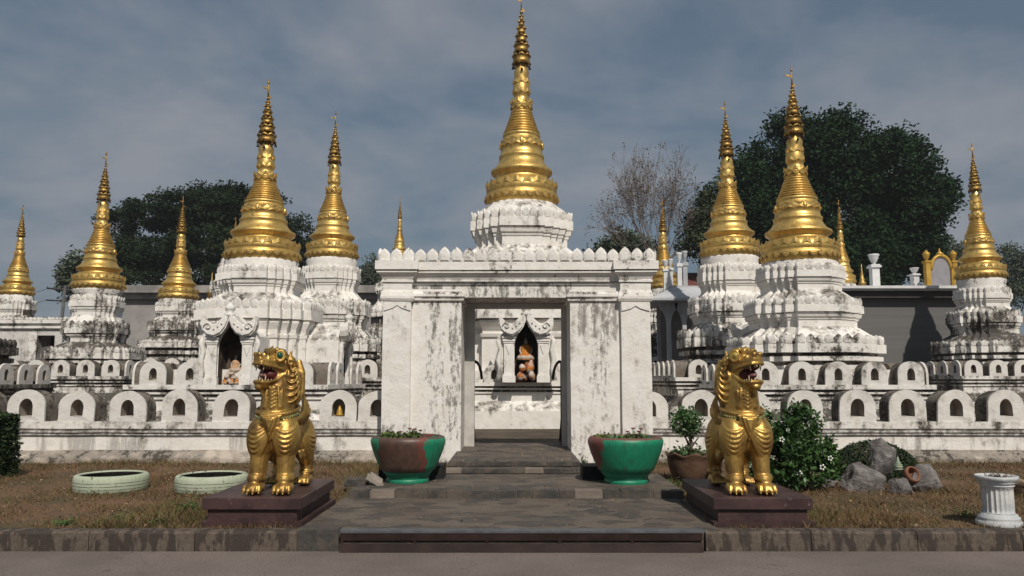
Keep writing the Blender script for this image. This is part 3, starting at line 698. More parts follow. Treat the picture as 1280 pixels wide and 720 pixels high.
CH('golden spire rising behind the white pavilion roof', 830, 33, 20, 360, 250,
   [(22, 366, 378), (30, 390, 402), (40, 418, 428)], Th=2.0, pyl=462, mats=(M_mid, M_dirty, M_dirty), detail=0)
CH('golden spire peeking out behind the big smooth bell stupa on the right', 1053, 36, 15.5, 354, 250,
   [(19, 358, 368), (26, 384, 394), (34, 410, 420)], Th=None, mats=(M_mid, M_dirty, M_dirty), detail=0)
CH('thin far spire showing above the left corner of the gateway', 499, 40, 10, 322, 246,
   [(20, 330, 338), (28, 352, 362), (36, 385, 395)], Th=None, mats=(M_clean, M_mid, M_dirty), detail=0)
CH('tiny far spire half hidden behind the porch stupa', 293, 42, 11, 318, 272,
   [(18, 328, 335), (26, 350, 360), (34, 382, 392)], Th=None, mats=(M_mid, M_dirty, M_dirty), detail=0)
CH('stupa cut by the left edge, only its mossy lower tiers in view', 640-13.95/19.2*1000, 19.2, 42, 330, 110,
   [(52, 336, 352), (70, 374, 392), (100, 418, 440)], Th=2.05, pyl=481, mats=(M_mid, M_dirty, M_dirt2))
# low stupa that only shows by its shadow and through the doorway is left out
exec_later = []
# ------------------------------------------------------------------ guardian lions
M_lion = None
def lion_gold():
    m, t, b = mat('worn_gold_paint')
    n = noisen(t, 4, 5, .6); f = noisen(t, 45, 4, .6); sp_n = noisen(t, 28, 6, .75)
    c = mixc(t, rmp(t, n, .42, .7), (.52, .33, .095), (.22, .12, .04))
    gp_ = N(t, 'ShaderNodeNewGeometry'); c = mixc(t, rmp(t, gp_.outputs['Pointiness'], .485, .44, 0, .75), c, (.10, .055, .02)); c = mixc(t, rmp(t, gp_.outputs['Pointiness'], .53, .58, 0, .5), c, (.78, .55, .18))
    c = mixc(t, rmp(t, sp_n, .66, .72, 0, .7), c, (.62, .50, .38))
    L(t, c, b.inputs['Base Color']); b.inputs['Metallic'].default_value = .82
    L(t, rmp(t, f, .3, .7, .36, .58), b.inputs['Roughness'])
    vo = N(t, 'ShaderNodeTexVoronoi', feature='F1'); vo.inputs['Scale'].default_value = 26
    tcn = N(t, 'ShaderNodeTexCoord'); L(t, tcn.outputs['Object'], vo.inputs['Vector'])
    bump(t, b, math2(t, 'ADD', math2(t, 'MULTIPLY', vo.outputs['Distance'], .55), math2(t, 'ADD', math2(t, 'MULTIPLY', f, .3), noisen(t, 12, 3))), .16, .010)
    return m
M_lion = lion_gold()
M_mouth = ramp_simple('red_mouth', (.045, .008, .007), (.085, .014, .012), 8, .5, .1)
M_tongue = ramp_simple('pink_tongue', (.22, .10, .09), (.30, .16, .14), 8, .5, .1)
M_teeth = ramp_simple('ivory_teeth', (.40, .31, .18), (.55, .45, .30), 8, .5, .1)
M_eyeg = ramp_simple('green_glass', (.005, .05, .025), (.01, .09, .04), 20, .12, 0, spec=.8)
M_eyey = ramp_simple('amber_eye', (.35, .24, .04), (.5, .36, .08), 20, .2, 0, spec=.7)
M_bead = ramp_simple('green_beads', (.03, .10, .05), (.30, .24, .08), 40, .3, 0)
def bake(mb, vox, smooth_it=3):
    me = mb.mesh('tmp', []); o = bpy.data.objects.new('tmp', me); COL.objects.link(o)
    r = o.modifiers.new('r', 'REMESH'); r.mode = 'VOXEL'; r.voxel_size = vox; r.use_smooth_shade = True
    s = o.modifiers.new('s', 'SMOOTH'); s.factor = .5; s.iterations = smooth_it
    dg = bpy.context.evaluated_depsgraph_get(); dg.update()
    out = bpy.data.meshes.new_from_object(o.evaluated_get(dg)); bpy.data.objects.remove(o)
    out.polygons.foreach_set('use_smooth', np.ones(len(out.polygons), dtype=bool))
    return out
def lion_meshes(turn=36):
    random.seed(5)
    B = MB()
    HT = Matrix.Translation((0, -.20, 1.1)) @ Matrix.Rotation(R(-turn), 4, 'Z') @ Matrix.Rotation(R(-8), 4, 'X') @ Matrix.Diagonal((1, .88, 1, 1)) @ Matrix.Translation((0, .20, -1.1))
    for s in (-1, 1):
        B.tube([(s*.175, -.36, .03), (s*.17, -.345, .16), (s*.165, -.325, .30), (s*.15, -.30, .52)], [.098, .092, .108, .13], 14)
        B.tube([(s*.175, -.36, .135), (s*.175, -.36, .165)], [.112, .112], 16); B.tube([(s*.175, -.36, .18), (s*.175, -.36, .195)], [.105, .105], 16)
        B.ell((s*.18, -.40, .065), (.115, .135, .07))
        for k, (tx, ty) in enumerate(((-.085, -.015), (-.03, -.055), (.03, -.055), (.085, -.015))):
            B.tube([(s*.18+tx*.7, -.40, .09), (s*.18+tx, -.50+abs(tx)*.3, .075), (s*.18+tx*1.1, -.545+abs(tx)*.5, .035)], [.03, .036, .026], 8)
            B.tube([(s*.18+tx*1.1, -.545+abs(tx)*.5, .035), (s*.18+tx*1.12, -.565+abs(tx)*.5, .014)], [.018, .008], 6)
        # shoulder with hanging scalloped layers
        C_ = Vector((s*.152, -.285, .555)); rr = Vector((.165, .180, .245))
        B.ell(C_, rr, 0, 24, 16)
        for k in range(7):
            q = .93 - k*.20; top = .80; pts = []
            for j in range(21):
                th = -82 + 164*j/20; zz_ = top - (top+q)*math.cos(R(th))**1.0; zz_ = max(-.96, min(.9, zz_)); wv = (1-zz_*zz_)**.5
                ph = R(th*.95 + s*14)
                pts.append(C_ + Vector((math.sin(ph)*wv*rr.x, -math.cos(ph)*wv*rr.y, zz_*rr.z))*1.0)
            B.tube(pts, [.006]+[.0185]*19+[.006], 6)
        # haunch, hind leg
        C2 = Vector((s*.15, .36, .50)); r2 = Vector((.145, .22, .25)); B.ell(C2, r2, 0, 20, 14)
        for k in range(6):
            q = .90-k*.2; top = .5; pts = []
            for j in range(17):
                th = -80+160*j/16; zz_ = max(-.96, top-(top+q)*math.cos(R(th))); wv = (1-zz_*zz_)**.5; ph = R(th)
                pts.append(C2 + Vector((s*math.cos(ph)*wv*r2.x, math.sin(ph)*wv*r2.y, zz_*r2.z)))
            B.tube(pts, [.005]+[.017]*15+[.005], 6)
        B.tube([(s*.17, .34, .40), (s*.18, .43, .24), (s*.185, .42, .12), (s*.185, .40, .04)], [.13, .095, .08, .085], 12)
        B.tube([(s*.185, .415, .13), (s*.185, .415, .155)], [.10, .10], 14)
        B.ell((s*.185, .34, .06), (.10, .14, .06))
        for tx in (-.075, -.027, .027, .075):
            B.tube([(s*.185+tx*.7, .32, .08), (s*.185+tx, .235, .065), (s*.185+tx*1.1, .20, .03)], [.026, .032, .022], 8)
        # leaf tuft on elbow / belly side
        for k in range(3): B.tube([(s*.19, .05+k*.06, .40-k*.01), (s*.21, .08+k*.06, .33), (s*.19, .12+k*.06, .27-k*.02)], [.035, .03, .006], 6)
        # little shoulder wing
        for k, (dy_, h_) in enumerate(((0, .30), (.06, .25), (.12, .19))):
            B.tube([(s*.22, -.06+dy_, .70), (s*.265, .0+dy_, .80), (s*.27, .02+dy_, .70+h_*.7), (s*.255, -.01+dy_, .70+h_)], [(.02, .06), (.025, .065), (.02, .05), (.006, .01)], 8)
    B.ell((0, -.20, .62), (.23, .22, .25), 0, 24, 16)
    B.ell((0, .12, .60), (.215, .42, .215), 0, 24, 16)
    B.ell((0, .40, .60), (.20, .20, .20), 0, 20, 12)
    B.tube([(0, -.12, .62), (0, -.20, .80), (0, -.21, .95), (0, -.20, 1.08), (0, -.18, 1.2)], [.235, .225, .20, .19, .17], 24)
    # spine ridge and tail flames
    for k in range(12):
        y = -.02 + k*.05; B.ell((0, y, .80-.0*k), (.018, .03, .05))
    for k, (x, y, h, l) in enumerate(((0, .60, .62, .32), (.05, .60, .52, .25), (-.05, .60, .52, .25), (.09, .58, .42, .2), (-.09, .58, .42, .2), (0, .62, .46, .22))):
        B.tube([(x, y-.05, h-.14), (x*1.2, y+.05, h-.05), (x*1.5, y+.08, h+.05), (x*1.3, y+.05, h+l*.6)], [.04, .05, .035, .005], 8)
    # collar
    def ring(z, rx, ry, rt, tilt=.10, n=40, yc=-.19):
        pts = [(rx*math.cos(a), yc+ry*math.sin(a), z+tilt*math.sin(a)) for a in np.linspace(0, 2*math.pi, n+1)]
        B.tube(pts, rt, 8, cap=False)
    ring(.758, .268, .245, .026, .05); ring(.850, .255, .232, .022, .05); ring(.805, .245, .225, (.014, .045), .05)
    ring(.73, .25, .24, .014, .05)
    # pendant and breast plate
    for (w, z0, z1, y, d) in ((.135, .80, .53, -.445, .06), (.095, .785, .575, -.475, .04), (.05, .765, .63, -.495, .03)):
        B.poly([(-w, z0), (w, z0), (w*.5, (z0+z1)/2-.01), (0, z1), (-w*.5, (z0+z1)/2-.01)], y, y+d+.05)
    for s in (-1, 1): B.tube([(s*.085, -.40, .87), (s*.08, -.405, 1.0), (s*.07, -.39, 1.08)], .014, 6); B.tube([(s*.125, -.375, .87), (s*.115, -.385, 1.06)], .010, 6)
    for k in range(6):
        z = .87+k*.038; B.tube([(-.045, -.405, z+.03), (0, -.425, z), (.045, -.405, z+.03)], .012, 6)
    for s in (-1, 1):
        for k in range(7): B.ell((s*.105, -.40+.003*k, .88+k*.027), (.012, .012, .011), 0, 8, 6)
    # ---- head
    B.ell((0, -.21, 1.28), (.165, .20, .165), 0, 24, 16, HT)
    B.ell((0, -.12, 1.16), (.185, .15, .20), 0, 24, 16, HT)
    up = [(0, -.28, 1.325), (0, -.40, 1.322), (0, -.50, 1.315), (0, -.575, 1.31)]
    B.tube(up, [(.15, .085), (.125, .066), (.105, .052), (.09, .04)], 16, M=HT)
    B.ell((0, -.585, 1.325), (.085, .035, .045), 0, 14, 10, HT)
    B.ell((0, -.575, 1.365), (.055, .045, .032), 0, 14, 10, HT)
    for s in (-1, 1):
        B.ell((s*.045, -.60, 1.372), (.032, .03, .028), 0, 10, 8, HT)
        B.tube([(s*.15, -.25, 1.25), (s*.135, -.36, 1.268), (s*.115, -.48, 1.272), (s*.085, -.585, 1.275), (0, -.605, 1.277)], .018, 8, M=HT)      # upper lip
        B.tube([(s*.15, -.23, 1.22), (s*.125, -.34, 1.135), (s*.11, -.44, 1.10), (s*.085, -.53, 1.095), (0, -.55, 1.095)], .021, 8, M=HT)        # lower lip
        B.tube([(s*.155, -.20, 1.25), (s*.175, -.20, 1.20), (s*.15, -.21, 1.14)], [.03, .045, .03], 8, M=HT)
        for k in range(3): B.tube([(s*.06, -.50+k*.05, 1.375-.0*k), (s*.085, -.49+k*.05, 1.365), (s*.10, -.475+k*.05, 1.34)], .012, 6, M=HT)
        # eye socket ring and brow
        ec = Vector((s*.135, -.335, 1.385)); E = Matrix.Translation(ec) @ Matrix.Rotation(R(s*52), 4, 'Z')
        B.ell(ec, (.062, .062, .062), 0, 16, 10, HT)
        for rad_, th_ in ((.058, .013), (.04, .008)):
            pts = [(rad_*math.cos(a), -.048, rad_*math.sin(a)) for a in np.linspace(0, 2*math.pi, 21)]
            B.tube(pts, th_, 6, M=HT @ E, cap=False)
        B.tube([(s*.05, -.41, 1.425), (s*.11, -.40, 1.45), (s*.165, -.32, 1.445), (s*.19, -.24, 1.40)], [.012, .024, .022, .01], 8, M=HT)
        # ear curl
        Q = HT @ Matrix.Translation((s*.19, -.20, 1.345)) @ Matrix.Rotation(R(s*70), 4, 'Z')
        sp_ = [((.058-.0032*k)*math.cos(k*.62), -.01-.0015*k, (.058-.0032*k)*math.sin(k*.62)) for k in range(15)]
        B.tube(sp_, .015, 6, M=Q); B.ell((0, .01, 0), (.055, .03, .055), 0, 12, 8, Q)
        # flame crest on brow
        for k in range(5):
            x, y = s*(.03+.037*k), -.40+.03*k*(k*.4)
            B.tube([(x, y, 1.40), (x*1.05, y-.005, 1.45), (x*1.12, y+.02, 1.485-.006*k)], [.024, .02, .004], 6, M=HT)
        # mane flap: overlapping hanging scallops behind the jaw
        Mf = HT @ Matrix.Translation((s*.175, -.14, 1.12)) @ Matrix.Rotation(R(s*-38), 4, 'Z')
        B.ell((0, 0, 0), (.045, .135, .19), 0, 16, 12, Mf)
        for k in range(6):
            q = 1.0-.15*k; pts = []
            for j in range(13):
                th = R(-80+160*j/12); pts.append((s*.038*(1.0+.15*k), .135*q*math.sin(th)*1.04, .19*.2*k-.19*q*math.cos(th)*1.02))
            B.tube(pts, [.005]+[.015]*11+[.005], 6, M=Mf)
        B.tube([(s*.15, -.06, 1.38), (s*.19, -.02, 1.25), (s*.21, .0, 1.05), (s*.20, -.03, .92)], [(.03, .05), (.04, .07), (.04, .07), (.02, .03)], 8, M=HT)
    for k in range(7):
        B.tube([(0, -.40+.06*k, 1.41-.006*k*k*.6), (0, -.40+.065*k, 1.46-.004*k*k), (0, -.37+.07*k, 1.505-.005*k*k)], [.026, .022, .004], 6, M=HT)
    jaw = [(0, -.20, 1.15), (0, -.34, 1.088), (0, -.46, 1.066), (0, -.53, 1.068)]
    B.tube(jaw, [(.145, .085), (.112, .052), (.098, .036), (.078, .03)], 16, M=HT)
    B.ell((0, -.515, 1.045), (.06, .045, .035), 0, 12, 8, HT); 
    for k in range(3): B.tube([(0, -.44+k*.06, 1.03), (0, -.46+k*.06, .985), (0, -.44+k*.06, .95)], [.025, .02, .004], 6, M=HT)
    body = bake(B, .0095, 3)
    # separate coloured pieces
    mo = MB(); mo.ell((0, -.33, 1.185), (.118, .15, .075), 0, 16, 10, HT); mo.ell((0, -.42, 1.245), (.09, .14, .03), 0, 12, 8, HT); mo.ell((0, -.42, 1.115), (.085, .12, .02), 0, 12, 8, HT)
    to = MB(); to.tube([(0, -.30, 1.14), (0, -.42, 1.155), (0, -.49, 1.175), (0, -.52, 1.165)], [(.06, .03), (.06, .028), (.048, .024), (.02, .012)], 10, M=HT)
    te = MB(); tl = MB()
    for s in (-1, 1):
        for k in range(6):
            x, y = s*(.10-.006*k - (.0 if k < 5 else .03)), -.36-.042*k
            te.tube([(x, y, 1.268), (x, y-.004, 1.236-(.028 if k == 4 else 0))], [.015, .004], 6, M=HT)
            if k < 5: tl.tube([(x*.93, y+.01, 1.105-.004*k), (x*.93, y+.005, 1.145-.004*k+(.035 if k == 3 else 0))], [.014, .004], 6, M=HT)
        te.tube([(s*.025, -.590, 1.27), (s*.025, -.590, 1.238)], [.015, .01], 6, M=HT); tl.tube([(s*.025, -.53, 1.10), (s*.025, -.53, 1.135)], [.013, .008], 6, M=HT)
    eyes = []
    for s in (-1, 1):
        e = MB(); e.ell((s*.150, -.358, 1.388), (.050, .050, .046), 0, 16, 10, HT); e.ell((s*.172, -.384, 1.390), (.022, .022, .022), 1, 10, 8, HT); eyes.append(e)
    bd = []
    for lo_, hi_ in ((-172, -105), (-75, -8)):
        b1 = MB()
        for a in np.linspace(R(lo_), R(hi_), 10): b1.ell((.262*math.cos(a), -.19+.242*math.sin(a), .805+.05*math.sin(a)), (.016, .016, .018), 0, 8, 6)
        bd.append(b1)
    return body, mo, to, te, eyes, bd, tl
LM_L = lion_meshes(36); LM_R = lion_meshes(21)
def lion(loc, rz, label, mirror, eye_m):
    root = empty('guardian_lion', loc, label, 'statue', 'golden guardian lions flanking the path', rz)
    LM = LM_R if mirror else LM_L
    def mk(name, me, mats):
        me = me.copy() if isinstance(me, bpy.types.Mesh) else me.mesh(name, [])
        me.materials.clear(); me.transform(Matrix.Diagonal((.84, 1, 1, 1)))
        for m_ in mats: me.materials.append(m_)
        if mirror: me.transform(Matrix.Diagonal((-1, 1, 1, 1))); me.flip_normals()
        return link(name, me, root)
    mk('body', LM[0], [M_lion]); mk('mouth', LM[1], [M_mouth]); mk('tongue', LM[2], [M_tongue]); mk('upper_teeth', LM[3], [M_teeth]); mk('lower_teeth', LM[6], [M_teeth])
    for e in LM[4]: mk('eye', e, [eye_m[0], eye_m[1]])
    [mk('collar_beads', q, [M_bead]) for q in LM[5]]
    return root
M_ped = ramp_simple('maroon_painted_cement', (.030, .014, .014), (.058, .028, .027), 5, .6, .4, spec=.4)
M_pedw = None
m, t, b = mat('chipped_maroon'); M_pedw = m
n_ = noisen(t, 9, 6, .75); n2 = noisen(t, 3, 4)
c = mixc(t, rmp(t, n2, .35, .65), (.032, .015, .015), (.068, .034, .032)); c = mixc(t, rmp(t, n_, .58, .66, 0, .8), c, (.17, .13, .115)); L(t, c, b.inputs['Base Color']); b.inputs['Roughness'].default_value = .5
bump(t, b, n_, .3, .01)
def pedestal(x, label):
    root = empty('pedestal', (x, 8.82, .16), label, 'pedestal', 'maroon pedestals under the lions')
    a = MB()
    for (hw, z0, z1) in ((.50, 0, .055), (.44, .055, .17)):
        a.sweep([[(sx*(hw+0), sy*(hw+.28), z) for sx, sy in ((-1,-1),(1,-1),(1,1),(-1,1))] for z in (z0, z1)], 0)
    a.jit(.004, 5).obj('base', M_ped, root)
    a = MB(); q = .03
    a.sweep([[(sx*w, sy*(w+.27), z) for sx, sy in ((-1,-1),(1,-1),(1,1),(-1,1))] for w, z in ((.475, .17), (.485, .176), (.485, .280), (.475, .288))], 0)
    a.jit(.004, 5).obj('slab', M_pedw, root)
pedestal(-2.565, 'maroon slab pedestal carrying the left golden lion'); pedestal(2.475, 'maroon slab pedestal carrying the right golden lion')
lion((-2.46, 8.71, .446), R(-1), 'golden guardian lion with green glass eyes and open mouth, turned towards the left edge', False, (M_eyeg, M_iron))
lion((2.42, 8.71, .446), R(0), 'golden guardian lion with amber eyes and green beaded collar, in front of the flowering bush', True, (M_eyey, M_iron))

# ------------------------------------------------------------------ leaves
def leaf_cloud(name, pts, size, m_, parent=None, aspect=.5, loc=(0, 0, 0), droop=0, sr=(.6, 1.3), mats=None, mi=None):
    pts = np.asarray(pts, dtype=np.float64); n = len(pts)
    a = rng.normal(size=(n, 3)); a[:, 2] *= .7; a[:, 2] -= droop; a /= np.linalg.norm(a, axis=1)[:, None]
    b_ = rng.normal(size=(n, 3)); b_ -= a*(a*b_).sum(1)[:, None]; b_ /= np.linalg.norm(b_, axis=1)[:, None]
    s_ = size*rng.uniform(sr[0], sr[1], n)[:, None]
    v = np.stack([pts, pts+a*s_*.5+b_*s_*aspect*.5, pts+a*s_, pts+a*s_*.5-b_*s_*aspect*.5], 1).reshape(-1, 3)
    f = np.arange(4*n).reshape(-1, 4)
    return link(name, mesh_np(name, v, f, mats or [m_], mi), parent, loc)
def lobes_points(lobes, nclump, nleaf, cr_, flat=1.0, fill=.15):
    """lobes: (x,y,z,rx,ry,rz); clumps on their skins"""
    lob = np.array(lobes); vol = (lob[:, 3]*lob[:, 5]); out = []
    idx = rng.choice(len(lob), nclump, p=vol/vol.sum())
    for i in idx:
        L_ = lob[i]; d = rng.normal(size=3); d /= np.linalg.norm(d)
        if d[1] > .3 and rng.random() < .5: d[1] = -d[1]
        k = rng.uniform(.75, 1.06) if rng.random() > fill else rng.uniform(.2, .8)
        c_ = L_[:3] + d*L_[3:6]*k
        q = rng.normal(size=(nleaf, 3)); q /= np.linalg.norm(q, axis=1)[:, None]; q *= (rng.random(nleaf)**.45)[:, None]*cr_*rng.uniform(.6, 1.3)
        q[:, 2] *= flat; out.append(c_+q)
    return np.concatenate(out)
def tree(label, name, base, Z, lobes_px, nclump, nleaf, cr_, leaf, m_, flat=1, group=None, trunk_r=.45, asp=.55, ratio=1.0, cat='tree'):
    bx = (base-640)*Z/1000
    root = empty(name, (bx, Z, .2), label, cat, group)
    lob = []
    for (px, py, rx, ry) in lobes_px:
        c_ = P(px, py, Z); k = Z/960; lob.append((c_.x-bx, rng.uniform(-1, 1)*rx*k*.4, c_.z-.2, rx*k, rx*k*ratio, ry*k))
    leaf_cloud('crown', lobes_points(lob, nclump, nleaf, cr_, flat), leaf, m_, root, asp)
    tb = MB(); zf = min(l[2] for l in lob)
    top = Vector((0, 0, zf*.6)); tb.tube([(0, 0, -.3), (.1, 0, zf*.3), tuple(top)], [trunk_r*1.25, trunk_r, trunk_r*.85], 10)
    for l in lob:
        e_ = Vector(l[:3]); mid = top.lerp(e_, .5) + Vector((0, 0, -.08*e_.length))
        tb.tube([tuple(top), tuple(mid), tuple(e_)], [trunk_r*.55, trunk_r*.33, trunk_r*.1], 6)
        for k in range(5):
            d = Vector(rng.normal(size=3)); d.normalize(); tb.tube([tuple(mid.lerp(e_, .2+.15*k)), tuple(e_+Vector((d.x*l[3]*.8, d.y*l[4]*.8, d.z*l[5]*.8)))], [trunk_r*.12, trunk_r*.03], 5)
    tb.obj('trunk', M_bark, root); return root
tree('huge dense dark green tree towering behind the right stupas', 'tree', 1030, 60,
     [(1000, 190, 50, 48), (1058, 195, 52, 50), (955, 225, 36, 45), (1108, 222, 46, 48), (1138, 262, 44, 46), (1040, 262, 75, 60), (965, 290, 50, 55), (1112, 312, 58, 48), (935, 262, 22, 55), (1030, 335, 90, 45), (930, 330, 32, 40)],
     620, 260, 1.15, .30, M_tree_r, trunk_r=.7)
tree('wide umbrella shaped dark tree with sky gaps, behind the left stupas', 'tree', 250, 70,
     [(262, 256, 46, 26), (312, 262, 42, 26), (212, 268, 44, 22), (158, 280, 24, 22), (150, 318, 26, 16), (205, 322, 48, 20), (270, 312, 54, 24), (335, 318, 44, 26), (368, 300, 24, 26), (250, 352, 90, 18), (340, 350, 40, 18), (115, 342, 14, 10)],
     560, 230, 1.05, .26, M_tree_l, flat=.5, trunk_r=.7)
tree('small olive green tree between the bare tree and the huge dark tree', 'tree', 880, 52, [(880, 272, 22, 26), (872, 302, 20, 22), (893, 250, 14, 18), (893, 300, 16, 40)], 90, 130, .7, .22, ramp_simple('olive_leaves', (.03, .045, .018), (.06, .075, .03), 1, .7, 0), trunk_r=.25)
for (lb, bp, Z, lo, nc) in (('hazy feathery tree at the right edge behind the last stupa', 1262, 95, [(1265, 335, 24, 26), (1282, 352, 26, 30), (1250, 360, 22, 20)], 110),
                      ('hazy low tree behind the golden framed arch', 1180, 100, [(1185, 318, 26, 18), (1165, 335, 22, 20), (1212, 330, 22, 22)], 100),
                      ('hazy tree far off between the dark tree and the gateway', 464, 100, [(458, 348, 8, 16), (468, 344, 7, 18), (478, 350, 8, 14)], 60),
                      ('small green tree just over the wall left of the leftmost large stupa', 92, 65, [(96, 340, 9, 14), (88, 352, 8, 12), (103, 350, 8, 14)], 40),
                      ('low dark green tree over the right end of the gateway', 785, 60, [(778, 310, 20, 12), (800, 320, 22, 14), (760, 322, 16, 12)], 60)):
    tree(lb, 'tree', bp, Z, lo, nc, 110, 1.1, .32, M_hazetree, trunk_r=.25, group='background trees')

# bare tree
def bare_tree():
    Z = 52; bx = (828-640)*Z/1000; root = empty('bare_tree', (bx, Z, .2), 'leafless grey tree with fine twigs and dry seed clusters', 'tree')
    tb = MB(); tips = []; rnd = random.Random(21)
    def grow(p, d, l, r, k):
        q = p; pts = [p]; dd = d.copy()
        for i in range(3):
            dd = (dd + Vector((rnd.uniform(-.16, .16), rnd.uniform(-.16, .16), rnd.uniform(-.03, .12)))).normalized(); q = q + dd*l/3; pts.append(q)
        r = max(r, .016); tb.tube([tuple(x) for x in pts], [r, r*.9, r*.8, r*.72], 5 if k < 3 else 3, cap=False)
        if k >= 4: tips.append(pts[-1])
        if k >= 7: return
        for i in range(2):
            a = rnd.uniform(0, 6.28); spr = rnd.uniform(.30, .62) if k else rnd.uniform(.35, .6)
            o = dd.orthogonal().normalized(); o.rotate(Matrix.Rotation(a, 3, dd)); nd_ = (dd*math.cos(spr) + o*math.sin(spr)).normalized()
            if nd_.z < -.1: nd_.z = .05
            grow(q, nd_, l*rnd.uniform(.72, .88), r*.62, k+1)
        if k in (1, 2, 3, 4): grow(pts[2], (dd + Vector((rnd.uniform(-.8, .8), rnd.uniform(-.8, .8), .2))).normalized(), l*.65, r*.45, k+1 if k > 1 else k+2)
    tb.tube([(0, 0, -.2), (.1, 0, 4), (-.1, 0, 8.6)], [.32, .26, .22], 8)
    for q in range(8):
        th = R(-68 + 136*q/7 + rnd.uniform(-5, 5)); dy_ = rnd.uniform(-.5, .5)
        grow(Vector((-.1, 0, 7.9+rnd.uniform(0, .8))), Vector((math.sin(th), dy_, math.cos(th)*1.05)).normalized(), rnd.uniform(2.5, 3.0), .12, 1)
    zt = max(t_.z for t_ in tips); want = PZ(166, Z)-.2; k = (want-8)/(zt-8)
    xs = [t_.x for t_ in tips]; kx = (156*Z/1000)/(max(xs)-min(xs)); sh = ((813-640)*Z/1000-bx) - (max(xs)+min(xs))/2*kx
    fx = lambda v: Vector((v[0]*kx + sh*min(1, max(0, (v[2]-7)/6)), v[1]*kx, v[2] if v[2] < 8 else 8+(v[2]-8)*k))
    tb.v = [tuple(fx(v)) for v in tb.v]
    tb.obj('trunk', ramp_simple('grey_bark', (.13, .105, .09), (.20, .165, .14), 3, .9, 0), root)
    pts = []
    for t_ in tips:
        if rnd.random() < .10:
            c_ = fx(t_)
            for k_ in range(rnd.randint(3, 9)): pts.append(tuple(c_ + Vector((rnd.gauss(0, .16), rnd.gauss(0, .16), rnd.gauss(-.08, .16)))))
    leaf_cloud('dry_leaves', pts, .15, M_dry, root, .6)
bare_tree()

# ------------------------------------------------------------------ halls, pavilion, side gate, pole
M_hallw = ramp_simple('weathered_hall_wall', (.24, .225, .215), (.36, .34, .33), .5, .9, .2)
M_hallg = ramp_simple('grey_metal_cladding', (.13, .127, .125), (.155, .15, .148), .6, .7, .0, stretch=(.3, .3, 8))
M_eave = ramp_simple('dark_fascia', (.045, .042, .042), (.07, .066, .064), 2, .6, 0)
M_white = ramp_simple('white_paint', (.60, .60, .60), (.74, .74, .73), 2, .6, .1)
M_pav = ramp_simple('grey_white_paint', (.34, .35, .37), (.46, .47, .49), 1.2, .7, .1)
M_redroof = ramp_simple('red_tile_roof', (.10, .035, .03), (.15, .055, .045), 3, .8, .3)
h_ = empty('hall', (-16, 49, .2), 'long pale hall with a flat concrete roof edge behind the left stupas', 'hall')
zt_ = PZ(358, 46)-.2
a = MB(); a.box(-6.4, 9.3, -3, 5, 0, zt_-.75); a.obj('wall', M_hallw, h_)
a = MB(); a.box(-6.7, 9.6, -3.6, 5.4, zt_-.42, zt_); a.box(-6.5, 9.4, -3.3, 5.2, zt_-.75, zt_-.42); a.obj('roof_edge', ramp_simple('stained_concrete', (.20, .19, .18), (.34, .32, .30), 1.2, .9, .2), h_)
h_ = empty('hall', (15.2, 30, .2), 'dark grey clad hall with a white roof line, shadowed by the right edge stupa', 'hall')
a = MB(); a.box(-3.6, 2.7, -.4, 7, 0, PZ(371, 29.6)-.2); a.obj('wall', M_hallg, h_)
z1 = PZ(357.5, 29.2)-.2
a = MB(); a.box(-3.75, 2.85, -.95, 7.3, z1-.10, z1); a.box(-3.7, 2.8, -.85, 7.2, z1-.17, z1-.10); a.obj('roof_slab', M_white, h_)
a = MB(); a.box(-3.65, 2.75, -.7, 7.15, z1-.42, z1-.17); a.obj('fascia', M_eave, h_)
def urn_post(px, Z, ytop, ybase, label, m_, wpx=11):
    w = wpx*Z/1000; zb = PZ(ybase, Z); zt = PZ(ytop, Z); H = zt-zb; root = empty('urn_post', ((px-640)*Z/1000, Z, zb), label, 'post', 'posts topped with urns')
    a = MB(); a.box(-w*.42, w*.42, -w*.42, w*.42, -.6, H*.58); a.box(-w*.6, w*.6, -w*.6, w*.6, H*.58, H*.64); a.box(-w*.5, w*.5, -w*.5, w*.5, H*.64, H*.68); a.obj('shaft', m_, root)
    a = MB(); a.lathe([(w*.28, H*.68), (w*.16, H*.72), (w*.3, H*.76), (w*.5, H*.88), (w*.52, H*.93), (w*.62, H*.96), (w*.6, H)], 14); a.obj('urn', m_, root)
urn_post(1097, 31, 318, 358, 'taller of the two white urn posts on the grey hall roof', M_white)
urn_post(1147.5, 33, 335, 358, 'shorter of the two white urn posts on the grey hall roof', M_white, 9)
M_gpaint = ramp_simple('ochre_gold_paint', (.42, .25, .04), (.55, .34, .07), 4, .45, .1, metal=.3)
ar = empty('memorial_arch', (17.3, 32, PZ(358, 32)), 'grey arched panel in a golden frame on the hall roof', 'memorial')
k = 32/1000; a = MB()
q = [(-13*k, -.6)] + [(-13*k, 22*k)] + [(13*k*math.cos(u)*.98, 22*k+17*k*math.sin(u)) for u in np.linspace(math.pi, 0, 13)] + [(13*k, 22*k), (13*k, -.6)]
a.poly([(x, z) for x, z in q], -.05, .1); a.obj('panel', ramp_simple('lilac_grey_panel', (.22, .21, .23), (.28, .27, .29), 2, .7, 0), ar)
a = MB(); a.tube([(x, -.06, z) for x, z in q[1:]], .07, 6); a.lathe([(.12, 0), (.16, .08), (.05, .16), (.02, .3)], 8, M=Matrix.Translation((0, 0, 39*k))); a.obj('frame', M_gpaint, ar)
